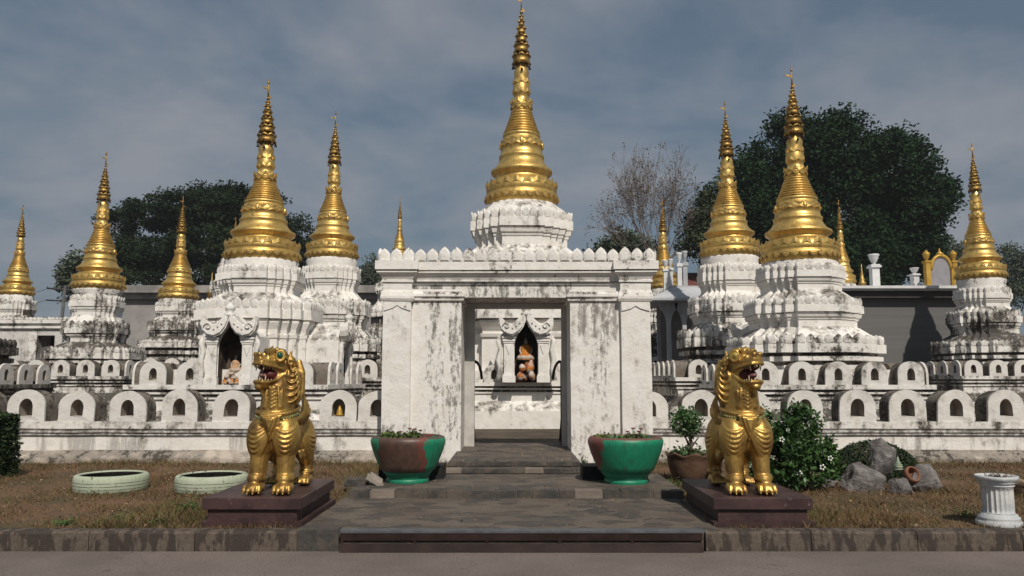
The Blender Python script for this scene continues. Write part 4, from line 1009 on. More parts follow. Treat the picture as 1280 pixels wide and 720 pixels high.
for s in (-1, 1):
    a = MB(); x = s*17*k; a.box(x-.09, x+.09, -.12, .12, -.6, 30*k); a.box(x-.13, x+.13, -.15, .15, 30*k, 32.5*k)
    a.lathe([(.07, 32.5*k), (.05, 34*k), (.10, 36*k), (.13, 40*k), (.15, 42*k), (.10, 43*k), (.03, 46*k)], 10, M=Matrix.Translation((x, 0, 0))); a.obj('frame_post', M_gpaint, ar)
for (px, Z, ht, lab) in ((1081, 40, 22, 'tiny golden finial over the grey hall roof next to the taller urn post'), (262, 45, 22, 'tiny golden finial over the pale hall roof beside the porch stupa')):
    zb = PZ(355 if px > 600 else 366, Z); H = (26)*Z/1000; r = 4.5*Z/1000
    o = MB(); o.lathe([(r, -.3), (r, 0), (r*1.1, .05), (r*.6, H*.15), (r*.75, H*.22), (r*.45, H*.3), (r*.5, H*.4), (r*.3, H*.5), (r*.38, H*.55), (r*.2, H*.65), (r*.25, H*.7), (r*.1, H*.8), (.01, H)], 12)
    setp(o.obj('golden_finial', M_gold, None, ((px-640)*Z/1000, Z, zb)), lab, 'finial')
# pavilion
pv = empty('pavilion', (6.0, 28.6, .2), 'white open pavilion with arched brackets and flat overhanging roof, behind the gateway right end', 'pavilion')
zt_ = PZ(356, 28)-.2; ze = PZ(374, 28)-.2
a = MB(); a.sweep([[(x, y, z) for x, y in ((-x0, -y0), (x1, -y0), (x1, 2.2), (-x0, 2.2))] for x0, x1, y0, z in ((1.2, 1.1, 1.1, ze-.08), (1.2, 1.1, 1.1, ze), (.32, 1.0, .35, zt_-.06), (.32, 1.0, .35, zt_))], 0); a.obj('roof', M_pav, pv)
for (x, y) in ((-.45, -.3), (.75, -.3), (-.45, 1.6), (.75, 1.6), (.1, -.3)):
    a = MB(); a.box(x-.07, x+.07, y-.07, y+.07, 0, ze-.05); a.box(x-.11, x+.11, y-.11, y+.11, 0, .5); a.box(x-.1, x+.1, y-.1, y+.1, ze-.5, ze-.42); a.obj('column', M_pav, pv)
a = MB()
for (x, s) in ((-.45, 1), (-.45, -1), (.1, 1), (.1, -1), (.75, -1)):
    p_ = [(x+s*.07, ze-.95)] + [(x+s*(.07+.24*(1-math.cos(u))), ze-.95+.6*math.sin(u)) for u in np.linspace(.1, 1.5, 6)] + [(x+s*.33, ze-.1), (x+s*.07, ze-.1)]
    a.poly(p_, -.34, -.26)
a.obj('bracket_arch', M_pav, pv)
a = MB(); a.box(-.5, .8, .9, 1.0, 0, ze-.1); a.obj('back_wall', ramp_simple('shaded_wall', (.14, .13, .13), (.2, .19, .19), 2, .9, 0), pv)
for i, (px, yt) in enumerate(((833.5, 326), (839.5, 324), (851, 316), (858, 314))):
    urn_post(px, 28.4 + i*.12, yt, 358, ('first', 'second', 'third', 'fourth')[i] + ' urn post from the left on the pavilion roof', M_white if i != 3 else M_pav, 6.5)
h_ = empty('hall', (13.5, 50, .2), 'hall with a dull red roof half hidden behind the rosette stupa', 'hall')
a = MB(); a.box(-3.6, 5, 0, 6, 0, 6.2); a.obj('wall', M_hallw, h_)
zr = PZ(333, 50)-.2; a = MB(); a.add([(-4, -.5, 6.1), (5.4, -.5, 6.1), (5.4, 3, zr), (-3.2, 3, zr), (-4, 6.5, 6.1), (5.4, 6.5, 6.1)], [(0, 1, 2, 3), (3, 2, 5, 4), (0, 3, 4), (1, 5, 2)]); a.obj('roof', M_redroof, h_)
# side gate at left
sg = empty('side_gate', (-17.2, 29.5, .3), 'small white side gateway with a dark doorway behind the left edge stupas', 'gateway')
zt_ = PZ(400, 29)-.3; a = MB(); zd = PZ(419, 29)-.3
a.box(-1.6, -.08, -.4, .9, 0, zt_-.3); a.box(.58, .84, -.4, .9, 0, zt_-.3); a.box(-.08, .58, -.4, .9, zd, zt_-.3); a.box(-.08, .58, .5, .6, 0, zd, 1); a.obj('wall', [M_far, M_soot], sg)
a = MB(); a.box(-1.7, .94, -.5, 1, zt_-.3, zt_-.22); a.box(-1.75, .99, -.55, 1.05, zt_-.12, zt_); a.box(-1.65, .9, -.45, .95, zt_-.22, zt_-.12); a.box(-.35, -.05, -.46, -.4, 0, zd+.1)
add_petals(a, [(-1.75, -.5), (.99, -.5), (.99, 1), (-1.75, 1)], zt_, .14, .12); a.obj('cornice', M_mid, sg)
fl = MB(); fl.box(-.14, .14, -.03, .05, .06, .26); fl.tube([(-.15, .02, .16), (-.15, .08, .02), (.15, .08, .02), (.15, .02, .16)], .015, 5)
setp(fl.obj('floodlight', M_iron, None, (-17.75, 29.2, zt_+.42)), 'small black floodlight on top of the white side gateway', 'floodlight')
fl = MB(); fl.poly([(-.11, 0), (.10, .02), (.10, .09), (-.07, .06)], -.06, .06); setp(fl.obj('floodlight', M_iron, None, (-1.36, 14.5, 3.84)), 'black floodlight behind the leaf battlement near the gateway left corner', 'floodlight')
# utility pole with wires
up_ = empty('utility_pole', ((72-640)*.06, 60, .2), 'leaning utility pole with cross arms and wires between the two leftmost spires', 'utility pole')
zt_ = PZ(357, 60)-.2
a = MB(); a.tube([(0, 0, -.2), (.35, 0, zt_)], [.16, .11], 8); a.obj('pole', ramp_simple('grey_pole', (.07, .07, .07), (.11, .11, .11), 2, .9, 0), up_)
a = MB(); a.tube([(-1.0, 0, zt_-.2), (1.1, 0, zt_-.35)], .07, 5); a.tube([(-1.0, 0, zt_-1.1), (.9, 0, zt_-1.2)], .06, 5)
for x in (-1, -.5, 0, .6, 1): a.lathe([(.04, 0), (.06, .1), (.03, .2)], 6, M=Matrix.Translation((x, 0, zt_-.25)))
a.obj('cross_arm', M_eave, up_)
for k, (x, dz) in enumerate(((-.9, -.2), (.9, -.25), (-.9, -1.05), (.8, -1.1))):
    a = MB(); a.tube([(x+u*(-12 if k % 2 == 0 else 8), u*4, zt_+dz - 1.2*u*(1-u)*4*.4 - u*1.2) for u in np.linspace(0, 1, 9)], .018, 4); a.obj('wire', M_eave, up_)

# ------------------------------------------------------------------ pots
def pot_mat(name, kind):
    m, t, b = mat(name); tcn = N(t, 'ShaderNodeTexCoord'); sp = N(t, 'ShaderNodeSeparateXYZ'); L(t, tcn.outputs['Object'], sp.inputs[0])
    n = noisen(t, 5, 5, .65, vec=tcn.outputs['Object']); n2 = noisen(t, 22, 5, .7, vec=tcn.outputs['Object'], stretch=(1, 1, .3)); wob = math2(t, 'MULTIPLY', math2(t, 'SUBTRACT', n, .5), .35)
    x = math2(t, 'ADD', sp.outputs['X'], wob)
    green = mixc(t, rmp(t, n2, .35, .75), (.008, .235, .125), (.014, .13, .075))
    brown = mixc(t, rmp(t, n2, .3, .7), (.115, .062, .045), (.060, .038, .030)); red = (.20, .055, .045)
    if kind == 'worn':
        k = math2(t, 'MULTIPLY', rmp(t, x, -.35, -.33), rmp(t, x, .27, .285, 1, 0)); kr = math2(t, 'MULTIPLY', rmp(t, x, .15, .24), rmp(t, x, .28, .30, 1, 0))
        k = math2(t, 'MULTIPLY', k, rmp(t, sp.outputs['Z'], .15, .17)); brown = mixc(t, math2(t, 'MULTIPLY', kr, .7), brown, red)
    else:
        k = rmp(t, x, -.36, -.30, 1, 0); brown = mixc(t, .6, brown, red)
    k = math2(t, 'MAXIMUM', k, rmp(t, math2(t, 'ADD', sp.outputs['Z'], math2(t, 'MULTIPLY', wob, .1)), .585, .60, 0, .9))
    k = math2(t, 'MAXIMUM', k, rmp(t, n2, .66, .72, 0, .7))
    c = mixc(t, k, green, brown); L(t, c, b.inputs['Base Color']); b.inputs['Roughness'].default_value = .48; bump(t, b, n2, .25, .008); return m
M_soil = ramp_simple('pot_soil', (.05, .035, .022), (.10, .07, .045), 9, .95, .8)
M_block = ramp_simple('black_block', (.010, .010, .010), (.022, .02, .02), 5, .8, .2)
M_flow = ramp_simple('red_brown_flower', (.14, .03, .03), (.22, .06, .05), 9, .7, 0)
M_pgreen = ramp_simple('pot_plant_green', (.05, .09, .02), (.12, .15, .03), 9, .6, 0)
def big_pot(x, y, z, label, kind):
    root = empty('planter_pot', (x, y, z), label, 'pot', 'large green painted pots beside the gateway')
    a = MB(); a.lathe([(.0, .02), (.27, .0), (.285, .02), (.285, .06), (.265, .075), (.285, .09), (.30, .12), (.325, .15), (.31, .158), (.33, .165), (.362, .18), (.39, .24), (.43, .33), (.468, .43), (.494, .52), (.498, .56), (.485, .595), (.462, .612), (.445, .618), (.435, .612), (.43, .58), (.42, .5), (0, .5)], 56)
    a.obj('bowl', pot_mat('pot_'+kind, kind), root)
    a = MB(); a.lathe([(0, .48), (.425, .55), (.43, .56), (.30, .575), (.12, .585), (0, .58)], 32, 0, True); a.v = [(v[0], v[1], v[2]+.02*noise.noise(Vector(v)*9)) for v in a.v]; a.obj('soil', M_soil, root)
    pts = []; random.seed(int(x*10)+9); cs = [(-.24, -.1), (-.1, .05), (.02, -.12), (-.3, .1), (.1, .1)] if kind == 'worn' else [(-.05, -.1), (.1, 0), (.2, .1), (-.3, .05)]
    for (cx_, cy_) in cs:
        for k in range(70): pts.append((cx_+random.gauss(0, .05), cy_+random.gauss(0, .05), .585+abs(random.gauss(0, .035 if kind == 'worn' else .02))))
    leaf_cloud('leaves', pts, .055, M_pgreen, root, .7)
    st = MB(); 
    for (sx_, sy_, h) in (((.02, -.1, .13), (.08, -.05, .12), (-.1, -.12, .09), (.15, 0, .10)) if kind == 'worn' else ((0, -.15, .10), (.08, -.1, .14), (.15, -.12, .10), (.19, -.05, .13))):
        st.tube([(sx_, sy_, .56), (sx_+.01, sy_, .58+h)], .004, 4)
        for k in range(5):
            an = k*1.256; st.ell((sx_+.01+.014*math.cos(an), sy_+.014*math.sin(an), .585+h), (.013, .013, .011), 1, 6, 4)
    st.obj('flowers', [M_bark, M_flow], root)
big_pot(-1.385, 10.85, .245, 'large planter pot left of the path with brown worn front and green painted sides', 'worn')
big_pot(1.50, 10.75, .245, 'large glossy green planter pot right of the path with a reddish left edge', 'green')
for (x, y, lab) in ((-1.37, 11.12, 'black low block the brown fronted pot leans on'), (1.40, 11.05, 'black low block the glossy green pot leans on')):
    a = MB(); a.box(-.44, .44, -.02, .4, 0, .24); a.box(-.40, .40, -.06, .36, 0, .12); a.jit(.006, 5); setp(a.obj('stone_block', M_block, None, (x, y, .20)), lab, 'block')
# terracotta pot and shrub
M_terra = ramp_simple('terracotta', (.085, .045, .028), (.14, .08, .05), 5, .8, .4)
tp = empty('terracotta_pot', (2.52, 11.55, .16), 'brown terracotta pot with wavy rim and leafy shrub beside the green pot', 'pot')
a = MB()
def wav(r, z, an): return (r*(1+.02*math.sin(an*3)), z + (.02*math.sin(an*7) if z > .33 else 0))
a.lathe([(0, 0), (.20, 0), (.24, .05), (.285, .18), (.31, .30), (.315, .36), (.335, .385), (.34, .41), (.32, .415), (.30, .39), (.28, .34), (0, .33)], 40, mod=wav); a.obj('bowl', M_terra, tp)
a = MB(); a.tube([(0, 0, .3), (.03, 0, .55), (-.02, 0, .8)], [.03, .025, .015], 6)
for k in range(7): a.tube([(0, 0, .45+.04*k), (.22*math.cos(k*1.9), .2*math.sin(k*1.9), .75+.03*k)], [.014, .006], 5)
a.obj('stem', M_bark, tp)
pts = []
for k in range(900):
    d = Vector(rng.normal(size=3)); d.normalize(); rr_ = random.random()**.4; pts.append((-.03+d.x*.24*rr_, d.y*.24*rr_, .86+d.z*.22*rr_))
for k in range(250): pts.append((random.gauss(0, .12), random.gauss(0, .1), .40+abs(random.gauss(0, .05))))
leaf_cloud('leaves', pts, .065, M_bush, tp, .5, droop=.3)
# flowering bush, clipped shrub, hedge
def bush(name, loc, label, lobes, n, leaf, m_, flowers=0, cat='bush', core=.8):
    root = empty(name, loc, label, cat)
    pts = lobes_points(lobes, n, 60, .10, 1, .25); pts = pts[pts[:, 2] > .0]; leaf_cloud('leaves', pts, leaf, m_, root, .45, sr=(.6, 1.4))
    a = MB()
    for k in range(14):
        an = k*2.4; l = lobes[k % len(lobes)]; a.tube([(.1*math.cos(an), .1*math.sin(an), 0), (l[0]*.5+.1*math.cos(an), l[1]*.5, l[2]*.6), (l[0]+l[3]*.5*math.cos(an), l[1]+l[4]*.5*math.sin(an), l[2]+l[5]*.3)], [.022, .015, .006], 5)
    a.obj('stem', M_bark, root)
    if flowers:
        a = MB()
        for k in range(flowers):
            l = lobes[random.randrange(len(lobes))]; u = random.uniform(-1.2, 1.2); v = random.uniform(-.6, 1.2)
            c_ = Vector((l[0]+l[3]*math.sin(u)*math.cos(v)*1.05, l[1]-l[4]*math.cos(u)*math.cos(v)*1.05, l[2]+l[5]*math.sin(v)*1.0)); s_ = random.uniform(.012, .026)
            for q in range(5):
                an = q*1.256; p0 = c_ + Vector((math.cos(an), -.3, math.sin(an)))*s_*1.2; a.ell(p0, (s_*.6, s_*.4, s_*.6), 0, 6, 4)
        a.obj('flowers', M_petalw, root)
random.seed(8)
bush('flowering_bush', (3.56, 10.7, .16), 'leafy green bush with white flowers behind the right lion', [(-.1, 0, .42, .48, .42, .38), (.1, .05, .78, .40, .36, .32), (-.35, .1, .75, .32, .3, .30), (.40, .0, .42, .34, .3, .34), (-.45, .05, .3, .3, .3, .28)], 190, .075, M_bush, 9)
def clipped(name, loc, label, fn, n, leaf, core, cat='shrub'):
    root = empty(name, loc, label, cat); pts = np.array([fn() for _ in range(n)]); leaf_cloud('leaves', pts, leaf, M_bushdk, root, .6); core.obj('stem', M_bark, root)
def f_dome():
    d = Vector((random.gauss(0, 1), random.gauss(0, 1), abs(random.gauss(0, 1)))); d.normalize(); k = random.uniform(.86, 1.02)+.03*noise.noise(d*6); return (d.x*.66*k, d.y*.5*k, d.z*.54*k)
cz = MB(); cz.tube([(0, 0, 0), (0, 0, .4)], .05, 6); cz.ell((0, 0, .05), (.57, .42, .47), 0, 20, 12)
clipped('clipped_shrub', (5.32, 12.0, .16), 'low clipped dark green dome shrub behind the rock pile', f_dome, 16000, .035, cz)
def f_hedge():
    f_ = random.random(); x, y, z = random.uniform(-1.3, 1.3), random.uniform(-.5, .5), random.uniform(0, .95)
    if f_ < .45: y = -.5
    elif f_ < .65: x = 1.3
    elif f_ < .95: z = .95
    n_ = noise.noise(Vector((x*3, y*3, z*3)))*.05
    return (x*(1+n_)-.05*random.random(), y*(1+n_)+.05*random.random(), z*(1+n_)-.06*random.random())
cz = MB(); cz.box(-1.24, 1.24, -.44, .44, 0, .88)
clipped('hedge', (-8.72, 11.75, .16), 'dark clipped box hedge cut by the left edge', f_hedge, 30000, .05, cz, 'hedge')

# ------------------------------------------------------------------ tyres, column planter, rocks
def tyre_mat(name, chip):
    m, t, b = mat(name); tcn = N(t, 'ShaderNodeTexCoord'); sp = N(t, 'ShaderNodeSeparateXYZ'); L(t, tcn.outputs['Object'], sp.inputs[0])
    n = noisen(t, 14, 6, .7); n2 = noisen(t, 3, 4); k = rmp(t, math2(t, 'ADD', n, math2(t, 'MULTIPLY', rmp(t, sp.outputs['Z'], .16, .27), chip)), .66, .69)
    low = rmp(t, math2(t, 'ADD', sp.outputs['Z'], math2(t, 'MULTIPLY', n, .12)), .05, .11, 1, 0)
    zn = math2(t, 'ADD', sp.outputs['Z'], math2(t, 'MULTIPLY', noisen(t, 30, 3), .004))
    for z_ in (.065, .105, .145): k = math2(t, 'MAXIMUM', k, math2(t, 'MULTIPLY', rmp(t, math2(t, 'ABSOLUTE', math2(t, 'SUBTRACT', zn, z_), 0), .003, .0055, 1, 0), rmp(t, n, .40, .5, .2, .85)))
    c = mixc(t, rmp(t, n2, .3, .7), (.36, .41, .29), (.43, .46, .36)); c = mixc(t, math2(t, 'MULTIPLY', low, .75), c, (.12, .10, .07)); c = mixc(t, k, c, (.018, .018, .016))
    L(t, c, b.inputs['Base Color']); b.inputs['Roughness'].default_value = .8; return m
M_rub = ramp_simple('black_rubber', (.012, .012, .011), (.03, .028, .025), 8, .7, .2)
def tyre(x, y, label, chip, rot, planted=True):
    root = empty('tyre_planter', (x, y, .15), label, 'tyre', 'painted tyres lying on the dry lawn', rot)
    def md(r, z, a):
        k = 0
        if .19 < z < .225 and r > .43: k = .016*(math.sin(a*44) > .55)
        return (r-k, z)
    a = MB(); a.lathe([(.36, .02), (.41, 0), (.438, .008), (.450, .03), (.454, .06), (.456, .10), (.456, .14), (.453, .18), (.448, .205), (.438, .219), (.42, .227), (.395, .230), (.385, .222), (.380, .21)], 144, 0, True, mod=md, cap=False); a.obj('tread', tyre_mat('tyre_paint', chip), root)
    a = MB(); a.lathe([(.385, .219), (.379, .208), (.40, .18), (.43, .12), (.42, .05), (.38, .02)], 64, 0, True, cap=False); a.obj('inner_wall', M_rub, root)
    a = MB(); a.lathe([(0, .06), (.2, .07), (.42, .05)], 24, 0, True, cap=False); a.obj('soil', M_soil, root)
    if planted:
        pass
tyre(-5.27, 10.75, 'pale green painted tyre lying on the lawn, farther left of the two', .03, .3)
tyre(-3.93, 10.70, 'pale green painted tyre with black chipped rim, beside the left lion pedestal', .14, 1.4)
cp = empty('column_planter', (4.85, 8.18, .16), 'white fluted column stump planter at the right edge of the lawn', 'planter')
M_colw = ramp_simple('chalky_white_paint', (.42, .44, .45), (.60, .59, .57), 5, .75, .4)
a = MB()
a.lathe([(.0, 0), (.222, 0), (.228, .02), (.225, .05), (.20, .062), (.205, .075), (.205, .09), (.185, .10), (.18, .115), (.165, .125)], 48)
a.lathe([(.160, .125), (.158, .135)] + [(.155, z) for z in np.linspace(.14, .37, 8)] + [(.158, .378), (.160, .385)], 160, 0, True, mod=lambda r, z, an: (r - (.014*abs(math.sin(an*10))**.7 if .139 < z < .372 else 0), z))
a.lathe([(.160, .385), (.17, .392), (.172, .40), (.165, .405), (.168, .415), (.186, .425), (.188, .437), (.182, .440), (.205, .452), (.212, .47), (.212, .49), (.198, .492), (.178, .485), (.17, .46), (0, .455)], 48)
a.v = [(v[0]*.92, v[1]*.92, v[2]) for v in a.v]; a.jit(.003, 8).obj('column', M_colw, cp)
a = MB()
for k in range(26): an = random.uniform(0, 6.28); r_ = random.uniform(0, .15); a.tube([(r_*math.cos(an), r_*math.sin(an), .455), (r_*1.1*math.cos(an+.5), r_*1.1*math.sin(an+.5), random.uniform(.48, .51))], .004, 4)
a.lathe([(0, .47), (.10, .475), (.172, .462)], 20, 0, True, cap=False); a.obj('soil', M_soil, cp)
M_rock = None
m, t, b = mat('grey_limestone'); M_rock = m
n_ = noisen(t, 3.5, 8, .68); n2 = noisen(t, 9, 6, .7, dist=1.5, stretch=(1, 1, 2.5))
c = mixc(t, rmp(t, n_, .32, .68), (.09, .08, .075), (.27, .25, .24)); c = mixc(t, rmp(t, n2, .56, .62, 0, .7), c, (.055, .047, .042)); c = mixc(t, rmp(t, n2, .36, .30, 0, .6), c, (.45, .42, .39)); L(t, c, b.inputs['Base Color']); b.inputs['Roughness'].default_value = .85; bump(t, b, math2(t, 'ADD', n_, n2), .8, .03)
import bmesh
def rock(loc, sx, sy, sz, label, seed, tilt=0, m_=None, group='grey rocks piled on the right lawn'):
    rd = random.Random(seed); bm = bmesh.new()
    for k in range(26):
        d = Vector((rd.gauss(0, 1), rd.gauss(0, 1), rd.gauss(0, 1))); d.normalize(); d *= rd.uniform(.85, 1.1); bm.verts.new((d.x*sx, d.y*sy, d.z*sz+sz*.6))
    bmesh.ops.convex_hull(bm, input=bm.verts[:]); loose = [v for v in bm.verts if not v.link_faces]; bmesh.ops.delete(bm, geom=loose, context='VERTS')
    bmesh.ops.triangulate(bm, faces=bm.faces[:])
    for q in range(3): bmesh.ops.subdivide_edges(bm, edges=bm.edges[:], cuts=1, use_grid_fill=True)
    for v in bm.verts:
        p = Vector(v.co); n3 = noise.noise_vector(p*4+Vector((seed, 0, 0)))*.05*max(sx, sz)*2 + noise.noise_vector(p*13)*.012 + p.normalized()*abs(noise.noise(p*7+Vector((0, seed, 0))))*-.04; v.co = p + n3
    me = bpy.data.meshes.new('rock'); bm.to_mesh(me); bm.free(); me.materials.append(m_ or M_rock)
    o = link('rock', me, None, loc, (0, tilt, seed)); setp(o, label, 'rock', group); o.rotation_euler = (0, tilt, 0); return o
rock((4.58, 10.75, .12), .33, .28, .27, 'broad grey rock lying at the left of the rock pile', 3, .15)
rock((4.96, 11.0, .28), .19, .19, .38, 'upright grey rock standing tallest in the pile before the dome shrub', 11, .1)
rock((5.30, 10.75, .12), .27, .26, .27, 'pale veined rock at the right of the rock pile', 15, .35)
rock((4.96, 10.45, .13), .17, .15, .15, 'small dark rock in front of the upright one', 21, .2)
rock((4.22, 11.1, .14), .20, .2, .13, 'low grey rock half hidden between bush and rock pile', 25, 0)
rock((3.95, 11.3, .14), .18, .16, .15, 'grey rock at the foot of the flowering bush', 33, .2)
rock((6.36, 10.3, .18), .25, .22, .15, 'brown streaked boulder at the right edge behind the white planter', 41, .5, ramp_simple('brown_rock', (.11, .075, .05), (.34, .25, .17), 6, .85, .8, .04, stretch=(1, 1, 3)))
rk = MB(); rk.lathe([(.0, 0), (.055, 0), (.06, .012), (.045, .02), (.058, .03), (.062, .042), (.045, .05), (.055, .06), (.055, .07), (.035, .08), (.04, .09), (.02, .11), (.015, .14), (.005, .17)], 20)
M_orn = ramp_simple('green_white_glaze', (.10, .16, .09), (.45, .48, .38), 30, .5, .1, stretch=(.1, .1, 3))
setp(rk.obj('spirit_ornament', M_orn, None, (5.03, 10.62, .44)), 'tiny tiered green and white ornament set on the rock pile', 'ornament')
rk = MB(); rk.lathe([(.05, 0), (.09, .04), (.11, .10), (.10, .14), (.085, .14), (.09, .09), (.04, .02)], 18); setp(rk.obj('clay_pot', ramp_simple('red_clay', (.17, .07, .04), (.24, .11, .07), 8, .8, .3), None, (5.15, 10.66, .34), (R(65), 0, R(20))), 'broken red clay pot wedged among the rocks', 'pot')
for i, (x, y, w, lab) in enumerate(((-2.02, 10.62, .16, 'flat dark stone tile lying left of the brown fronted pot'), (-1.78, 10.50, .12, 'tilted broken tile leaning by the brown fronted pot'))):
    a = MB(); a.box(-w, w, -.1, .1, 0, .05); a.box(-w*.8, w*.7, -.06, .11, .05, .085); a.jit(.012, 8); setp(a.obj('stone_tile', M_stone1 if i == 0 else M_cav, None, (x, y, .24 if i == 0 else .29), (R(4), R(0 if i == 0 else 32), R(10))), lab, 'tile')

# ------------------------------------------------------------------ seated images and offerings in the shrines
M_robe = ramp_simple('saffron_cloth', (.50, .17, .02), (.62, .26, .05), 14, .8, .5)
M_clay = ramp_simple('pale_clay', (.42, .34, .28), (.55, .46, .40), 8, .8, .2)
M_mix = None
m, t, b = mat('bundled_cloth'); M_mix = m
vo = N(t, 'ShaderNodeTexVoronoi'); vo.inputs['Scale'].default_value = 9; g = N(t, 'ShaderNodeNewGeometry'); L(t, g.outputs['Position'], vo.inputs['Vector']); bw = N(t, 'ShaderNodeRGBToBW'); L(t, vo.outputs['Color'], bw.inputs[0])
c = mixc(t, rmp(t, bw.outputs[0], .3, .5), (.45, .16, .03), (.55, .48, .42)); c = mixc(t, rmp(t, bw.outputs[0], .62, .7), c, (.28, .09, .04)); L(t, c, b.inputs['Base Color']); b.inputs['Roughness'].default_value = .8
def seated(loc, s, label, robe):
    root = empty('seated_statue', loc, label, 'statue')
    B = MB()
    B.tube([(-.30, -.05, .08), (-.12, -.16, .09), (.12, -.16, .09), (.30, -.05, .08)], [.09, .10, .10, .09], 10); B.ell((0, .02, .12), (.26, .18, .11))
    B.tube([(0, .04, .12), (0, .05, .35), (0, .04, .52), (0, .02, .60)], [(.16, .12), (.15, .11), (.18, .10), (.07, .06)], 14)
    for q in (-1, 1): B.tube([(q*.17, .03, .53), (q*.23, 0, .36), (q*.16, -.12, .20), (q*.03, -.16, .17)], [.055, .048, .04, .035], 8)
    B.ell((0, .0, .70), (.075, .085, .10)); B.ell((0, .02, .80), (.045, .045, .045)); B.tube([(0, .02, .82), (0, .02, .90)], [.025, .005], 6); B.ell((0, -.085, .70), (.012, .018, .022))
    for q in (-1, 1): B.ell((q*.075, .01, .69), (.012, .02, .04))
    B.v = [tuple(Vector(v)*s) for v in B.v]; me = bake(B, .014*s, 2); me.materials.append(M_clay); link('body', me, root)
    Q = MB(); Q.lathe([(.33, .02), (.30, .14), (.22, .24), (.19, .40), (.19, .50), (.12, .57), (.08, .575)], 20, 0, True, Matrix.Diagonal((1, .72, 1, 1)), mod=lambda r, z, a: (r*(1+.05*math.sin(a*9+z*9)), z), cap=False); Q.v = [tuple(Vector(v)*s*1.06) for v in Q.v]; Q.obj('robe', robe, root)
sy = 26-3.83; zz_ = PZ(478, sy)
def heap(loc, sx, sz, label, m_, seed):
    rd = random.Random(seed); a = MB()
    for k in range(14): u = rd.uniform(-1, 1); v = rd.random(); a.ell((u*sx*(1-v*.5), rd.uniform(-.12, .12), v*sz), (sx*.34, .12, sz*.22), 0, 12, 8)
    a.v = [tuple(Vector(v)*s_) for v, s_ in ((v, 1) for v in a.v)]; me = bake(a, .02, 1); me.materials.append(m_); o = link('offering_heap', me, None, loc); setp(o, label, 'offerings')
gx = g_root.location.x+.07
heap((gx, sy+.26, zz_+.10), .27, .55, 'heap of orange and white cloth offerings inside the central shrine', M_mix, 4)
seated((gx, sy+.36, zz_+.62), .72, 'pale seated image in a saffron robe inside the central shrine', M_robe)
dy = 19.2-2.0; dz = PZ(481, dy)
heap((dX+.02, dy+.28, dz+.05), .17, .22, 'small heap of pale offerings inside the left porch shrine', M_clay, 7)
seated((dX+.03, dy+.34, dz+.28), .42, 'pale seated image at the back of the left porch shrine', ramp_simple('faded_robe', (.45, .26, .14), (.55, .36, .22), 9, .8, .2))
for i, q in enumerate((-.13, .02, .14)): seated((dX+q, dy+.12, dz+.02), .17, ('leftmost', 'middle', 'rightmost')[i]+' of three little orange images on the sill of the left porch shrine', M_robe)
sm = MB(); sm.lathe([(.07, 0), (.075, .02), (.05, .05), (.055, .08), (.03, .13), (.012, .18)], 14)
setp(sm.obj('clay_image', M_gpaint, None, (xl[11], WY+.08, .962)), 'small golden cone shaped image in the wall niche right of the left lion', 'figurine')

# ------------------------------------------------------------------ grass and weeds
def blades(name, X, Y, Zg, H, m_, wd=.006, lean=.5, mats=None, mi=None, parent=None):
    n = len(X); a = rng.uniform(0, 6.28, n); l = H*rng.uniform(0, lean, n)*2; d = rng.uniform(0, 6.28, n); w = wd*rng.uniform(.6, 1.5, n)
    p0 = np.stack([X-np.cos(a)*w, Y-np.sin(a)*w, Zg], 1); p1 = np.stack([X+np.cos(a)*w, Y+np.sin(a)*w, Zg], 1); p2 = np.stack([X+np.cos(d)*l, Y+np.sin(d)*l, Zg+H], 1)
    v = np.stack([p0, p1, p2], 1).reshape(-1, 3); return link(name, mesh_np(name, v, np.arange(3*n).reshape(-1, 3), mats or [m_], mi), parent)
n = 190000
Y_ = 7.95 + (14.35-7.95)*rng.random(n)**1.15; X_ = (rng.random(n)*2-1)*Y_*.72
keep = ~((np.abs(X_) < 2.12) & (Y_ < 11.8)) & ~((np.abs(X_-.03) < 1.05) & (Y_ < 14.5)); X_, Y_ = X_[keep], Y_[keep]
den = np.array([noise.noise(Vector((x*.7, y*.9, 5)))+.5*noise.noise(Vector((x*2.3, y*2.3, 1))) for x, y in zip(X_[::1], Y_)])
keep = rng.random(len(X_)) < np.clip(.62+1.1*den, .12, 1); X_, Y_, den = X_[keep], Y_[keep], den[keep]
def zg(x, y): return .16 + .02*noise.noise(Vector((x*.8, y*.8, 3)))
Zg = np.array([zg(x, y)-.005 for x, y in zip(X_, Y_)])
near_obj = ((X_ < -3.0) & (Y_ < 9.4) & (X_ > -4.2)) | ((Y_ > 13.7)) | ((np.abs(X_+2.2) < .35) & (Y_ > 9.5))
for (ox_, oy_, or_) in ((-5.27, 10.75, .55), (-3.93, 10.7, .55), (4.58, 10.75, .5), (4.96, 10.9, .5), (5.3, 10.75, .45), (6.5, 10.3, .45), (4.85, 8.18, .33), (3.56, 10.7, .6), (2.52, 11.55, .5), (1.5, 10.75, .75), (-8.7, 11.3, 1.6), (2.475, 8.82, .95)):
    near_obj |= (np.hypot(X_-ox_, Y_-oy_) < or_) & (rng.random(len(X_)) < .6)
H = rng.uniform(.012, .055, len(X_))*(1+.5*np.clip(den*2, -.5, 1.5))*(1+.9*near_obj)
mi = np.where(rng.random(len(X_)) < np.where(near_obj, .55, .22), 1, 0); mi = np.where(rng.random(len(X_)) < .3, 2, mi)
G1 = ramp_simple('dry_grass_brown', (.105, .058, .030), (.165, .10, .05), 1.5, .9, 0); G2 = ramp_simple('grass_olive', (.065, .07, .018), (.11, .11, .03), 1.5, .8, 0); G3 = ramp_simple('straw', (.17, .11, .06), (.23, .155, .085), 1.5, .9, 0)
g_ = blades('dry_grass', X_, Y_, Zg, H, None, .005, .8, [G1, G2, G3], mi); setp(g_, kind='stuff')
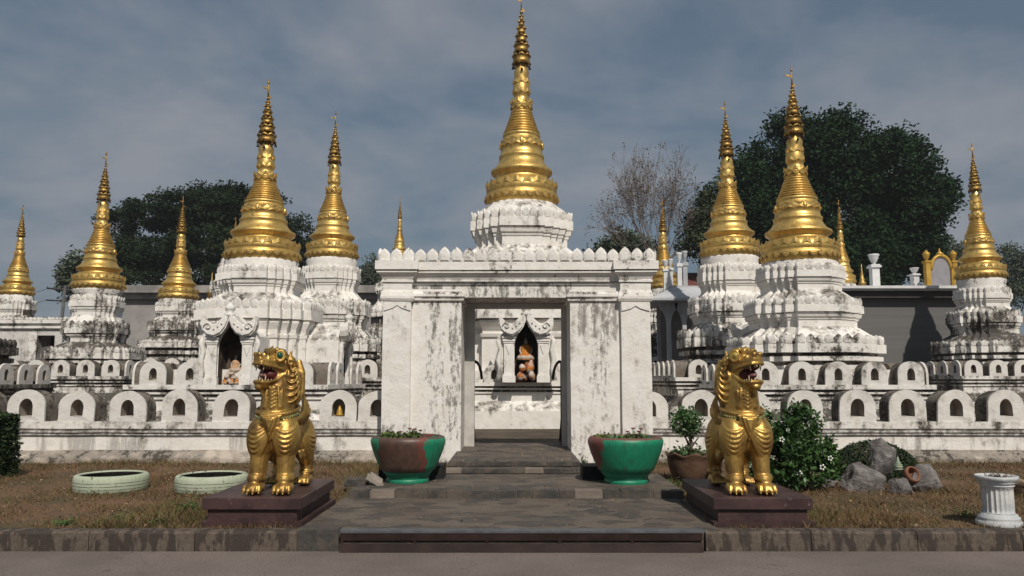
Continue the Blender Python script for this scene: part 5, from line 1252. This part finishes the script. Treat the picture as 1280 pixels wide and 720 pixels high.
# fallen leaves and crumbs
n = 2200; Xd = rng.uniform(-9, 9, n); Yd = 7.99+rng.random(n)*6.3; 
kk = ~((np.abs(Xd) < 2.1) & (Yd < 11.9) & (Yd > 8.0) & (rng.random(n) < .8)); Xd, Yd = Xd[kk], Yd[kk]
def topz(x, y):
    if abs(x) < 2.0 and y < 9.9: return .19
    if abs(x) < 2.0 and y < 11.7: return .27
    if abs(x) < 1 and y > 11.7: return .40
    return .185
lv = leaf_cloud('fallen_leaves', [(x, y, topz(x, y)) for x, y in zip(Xd, Yd)], .035, ramp_simple('fallen_leaf', (.16, .09, .045), (.34, .25, .16), 2, .9, 0), None, .6); setp(lv, kind='stuff')
M_weed = ramp_simple('weed_green', (.035, .08, .02), (.08, .13, .035), 5, .6, 0)
def weed(px, py, w, h, label, n=160, tall=0):
    y = max(8.05, 1.46/((py-475)/1000)+.08); x = (px-640)*y/1000; root = empty('weed', (x, y, .16), label, 'weed', 'green weeds along the kerb and steps')
    pts = [(random.gauss(0, w*.42), random.gauss(0, w*.3), .01+abs(random.gauss(0, h*.5))) for _ in range(n)]
    leaf_cloud('leaves', pts, .032, M_weed, root, .45)
    a = MB()
    for k in range(12): p_ = pts[k]; a.tube([(p_[0]*.3, p_[1]*.3, 0), p_], .002, 3)
    a.obj('stem', M_weed, root)
weed(95, 655, .16, .05, 'green weed tuft at the kerb below the left tyre'); weed(162, 653, .17, .08, 'green weed tuft at the kerb between the two tyres'); weed(210, 655, .14, .07, 'green weed creeping over the kerb left of the left pedestal')
weed(2, 652, .12, .07, 'green weed tuft at the kerb by the left edge'); weed(243, 640, .2, .12, 'dense weed clump with pale seed heads against the left pedestal', 420)
weed(447, 606, .15, .06, 'weed tuft beside the flat dark tile', 120); weed(835, 607, .25, .07, 'green weeds at the foot of the glossy green pot', 420); weed(728, 580, .08, .10, 'little weed sprouting at the gateway wall right of the doorway', 160)
weed(1195, 645, .2, .05, 'faint weed patch left of the white column planter', 120)
# ------------------------------------------------------------------ air
hz = MB(); hz.box(-130, 130, -35, 135, -1.2, 34)
m = bpy.data.materials.new('warm_haze'); m.use_nodes = True; t = m.node_tree; t.nodes.clear()
o_ = N(t, 'ShaderNodeOutputMaterial'); v_ = N(t, 'ShaderNodeVolumePrincipled'); v_.inputs['Color'].default_value = (.86, .90, .96, 1); v_.inputs['Density'].default_value = .0004
L(t, v_.outputs[0], o_.inputs['Volume']); setp(hz.obj('haze', m), kind='stuff')
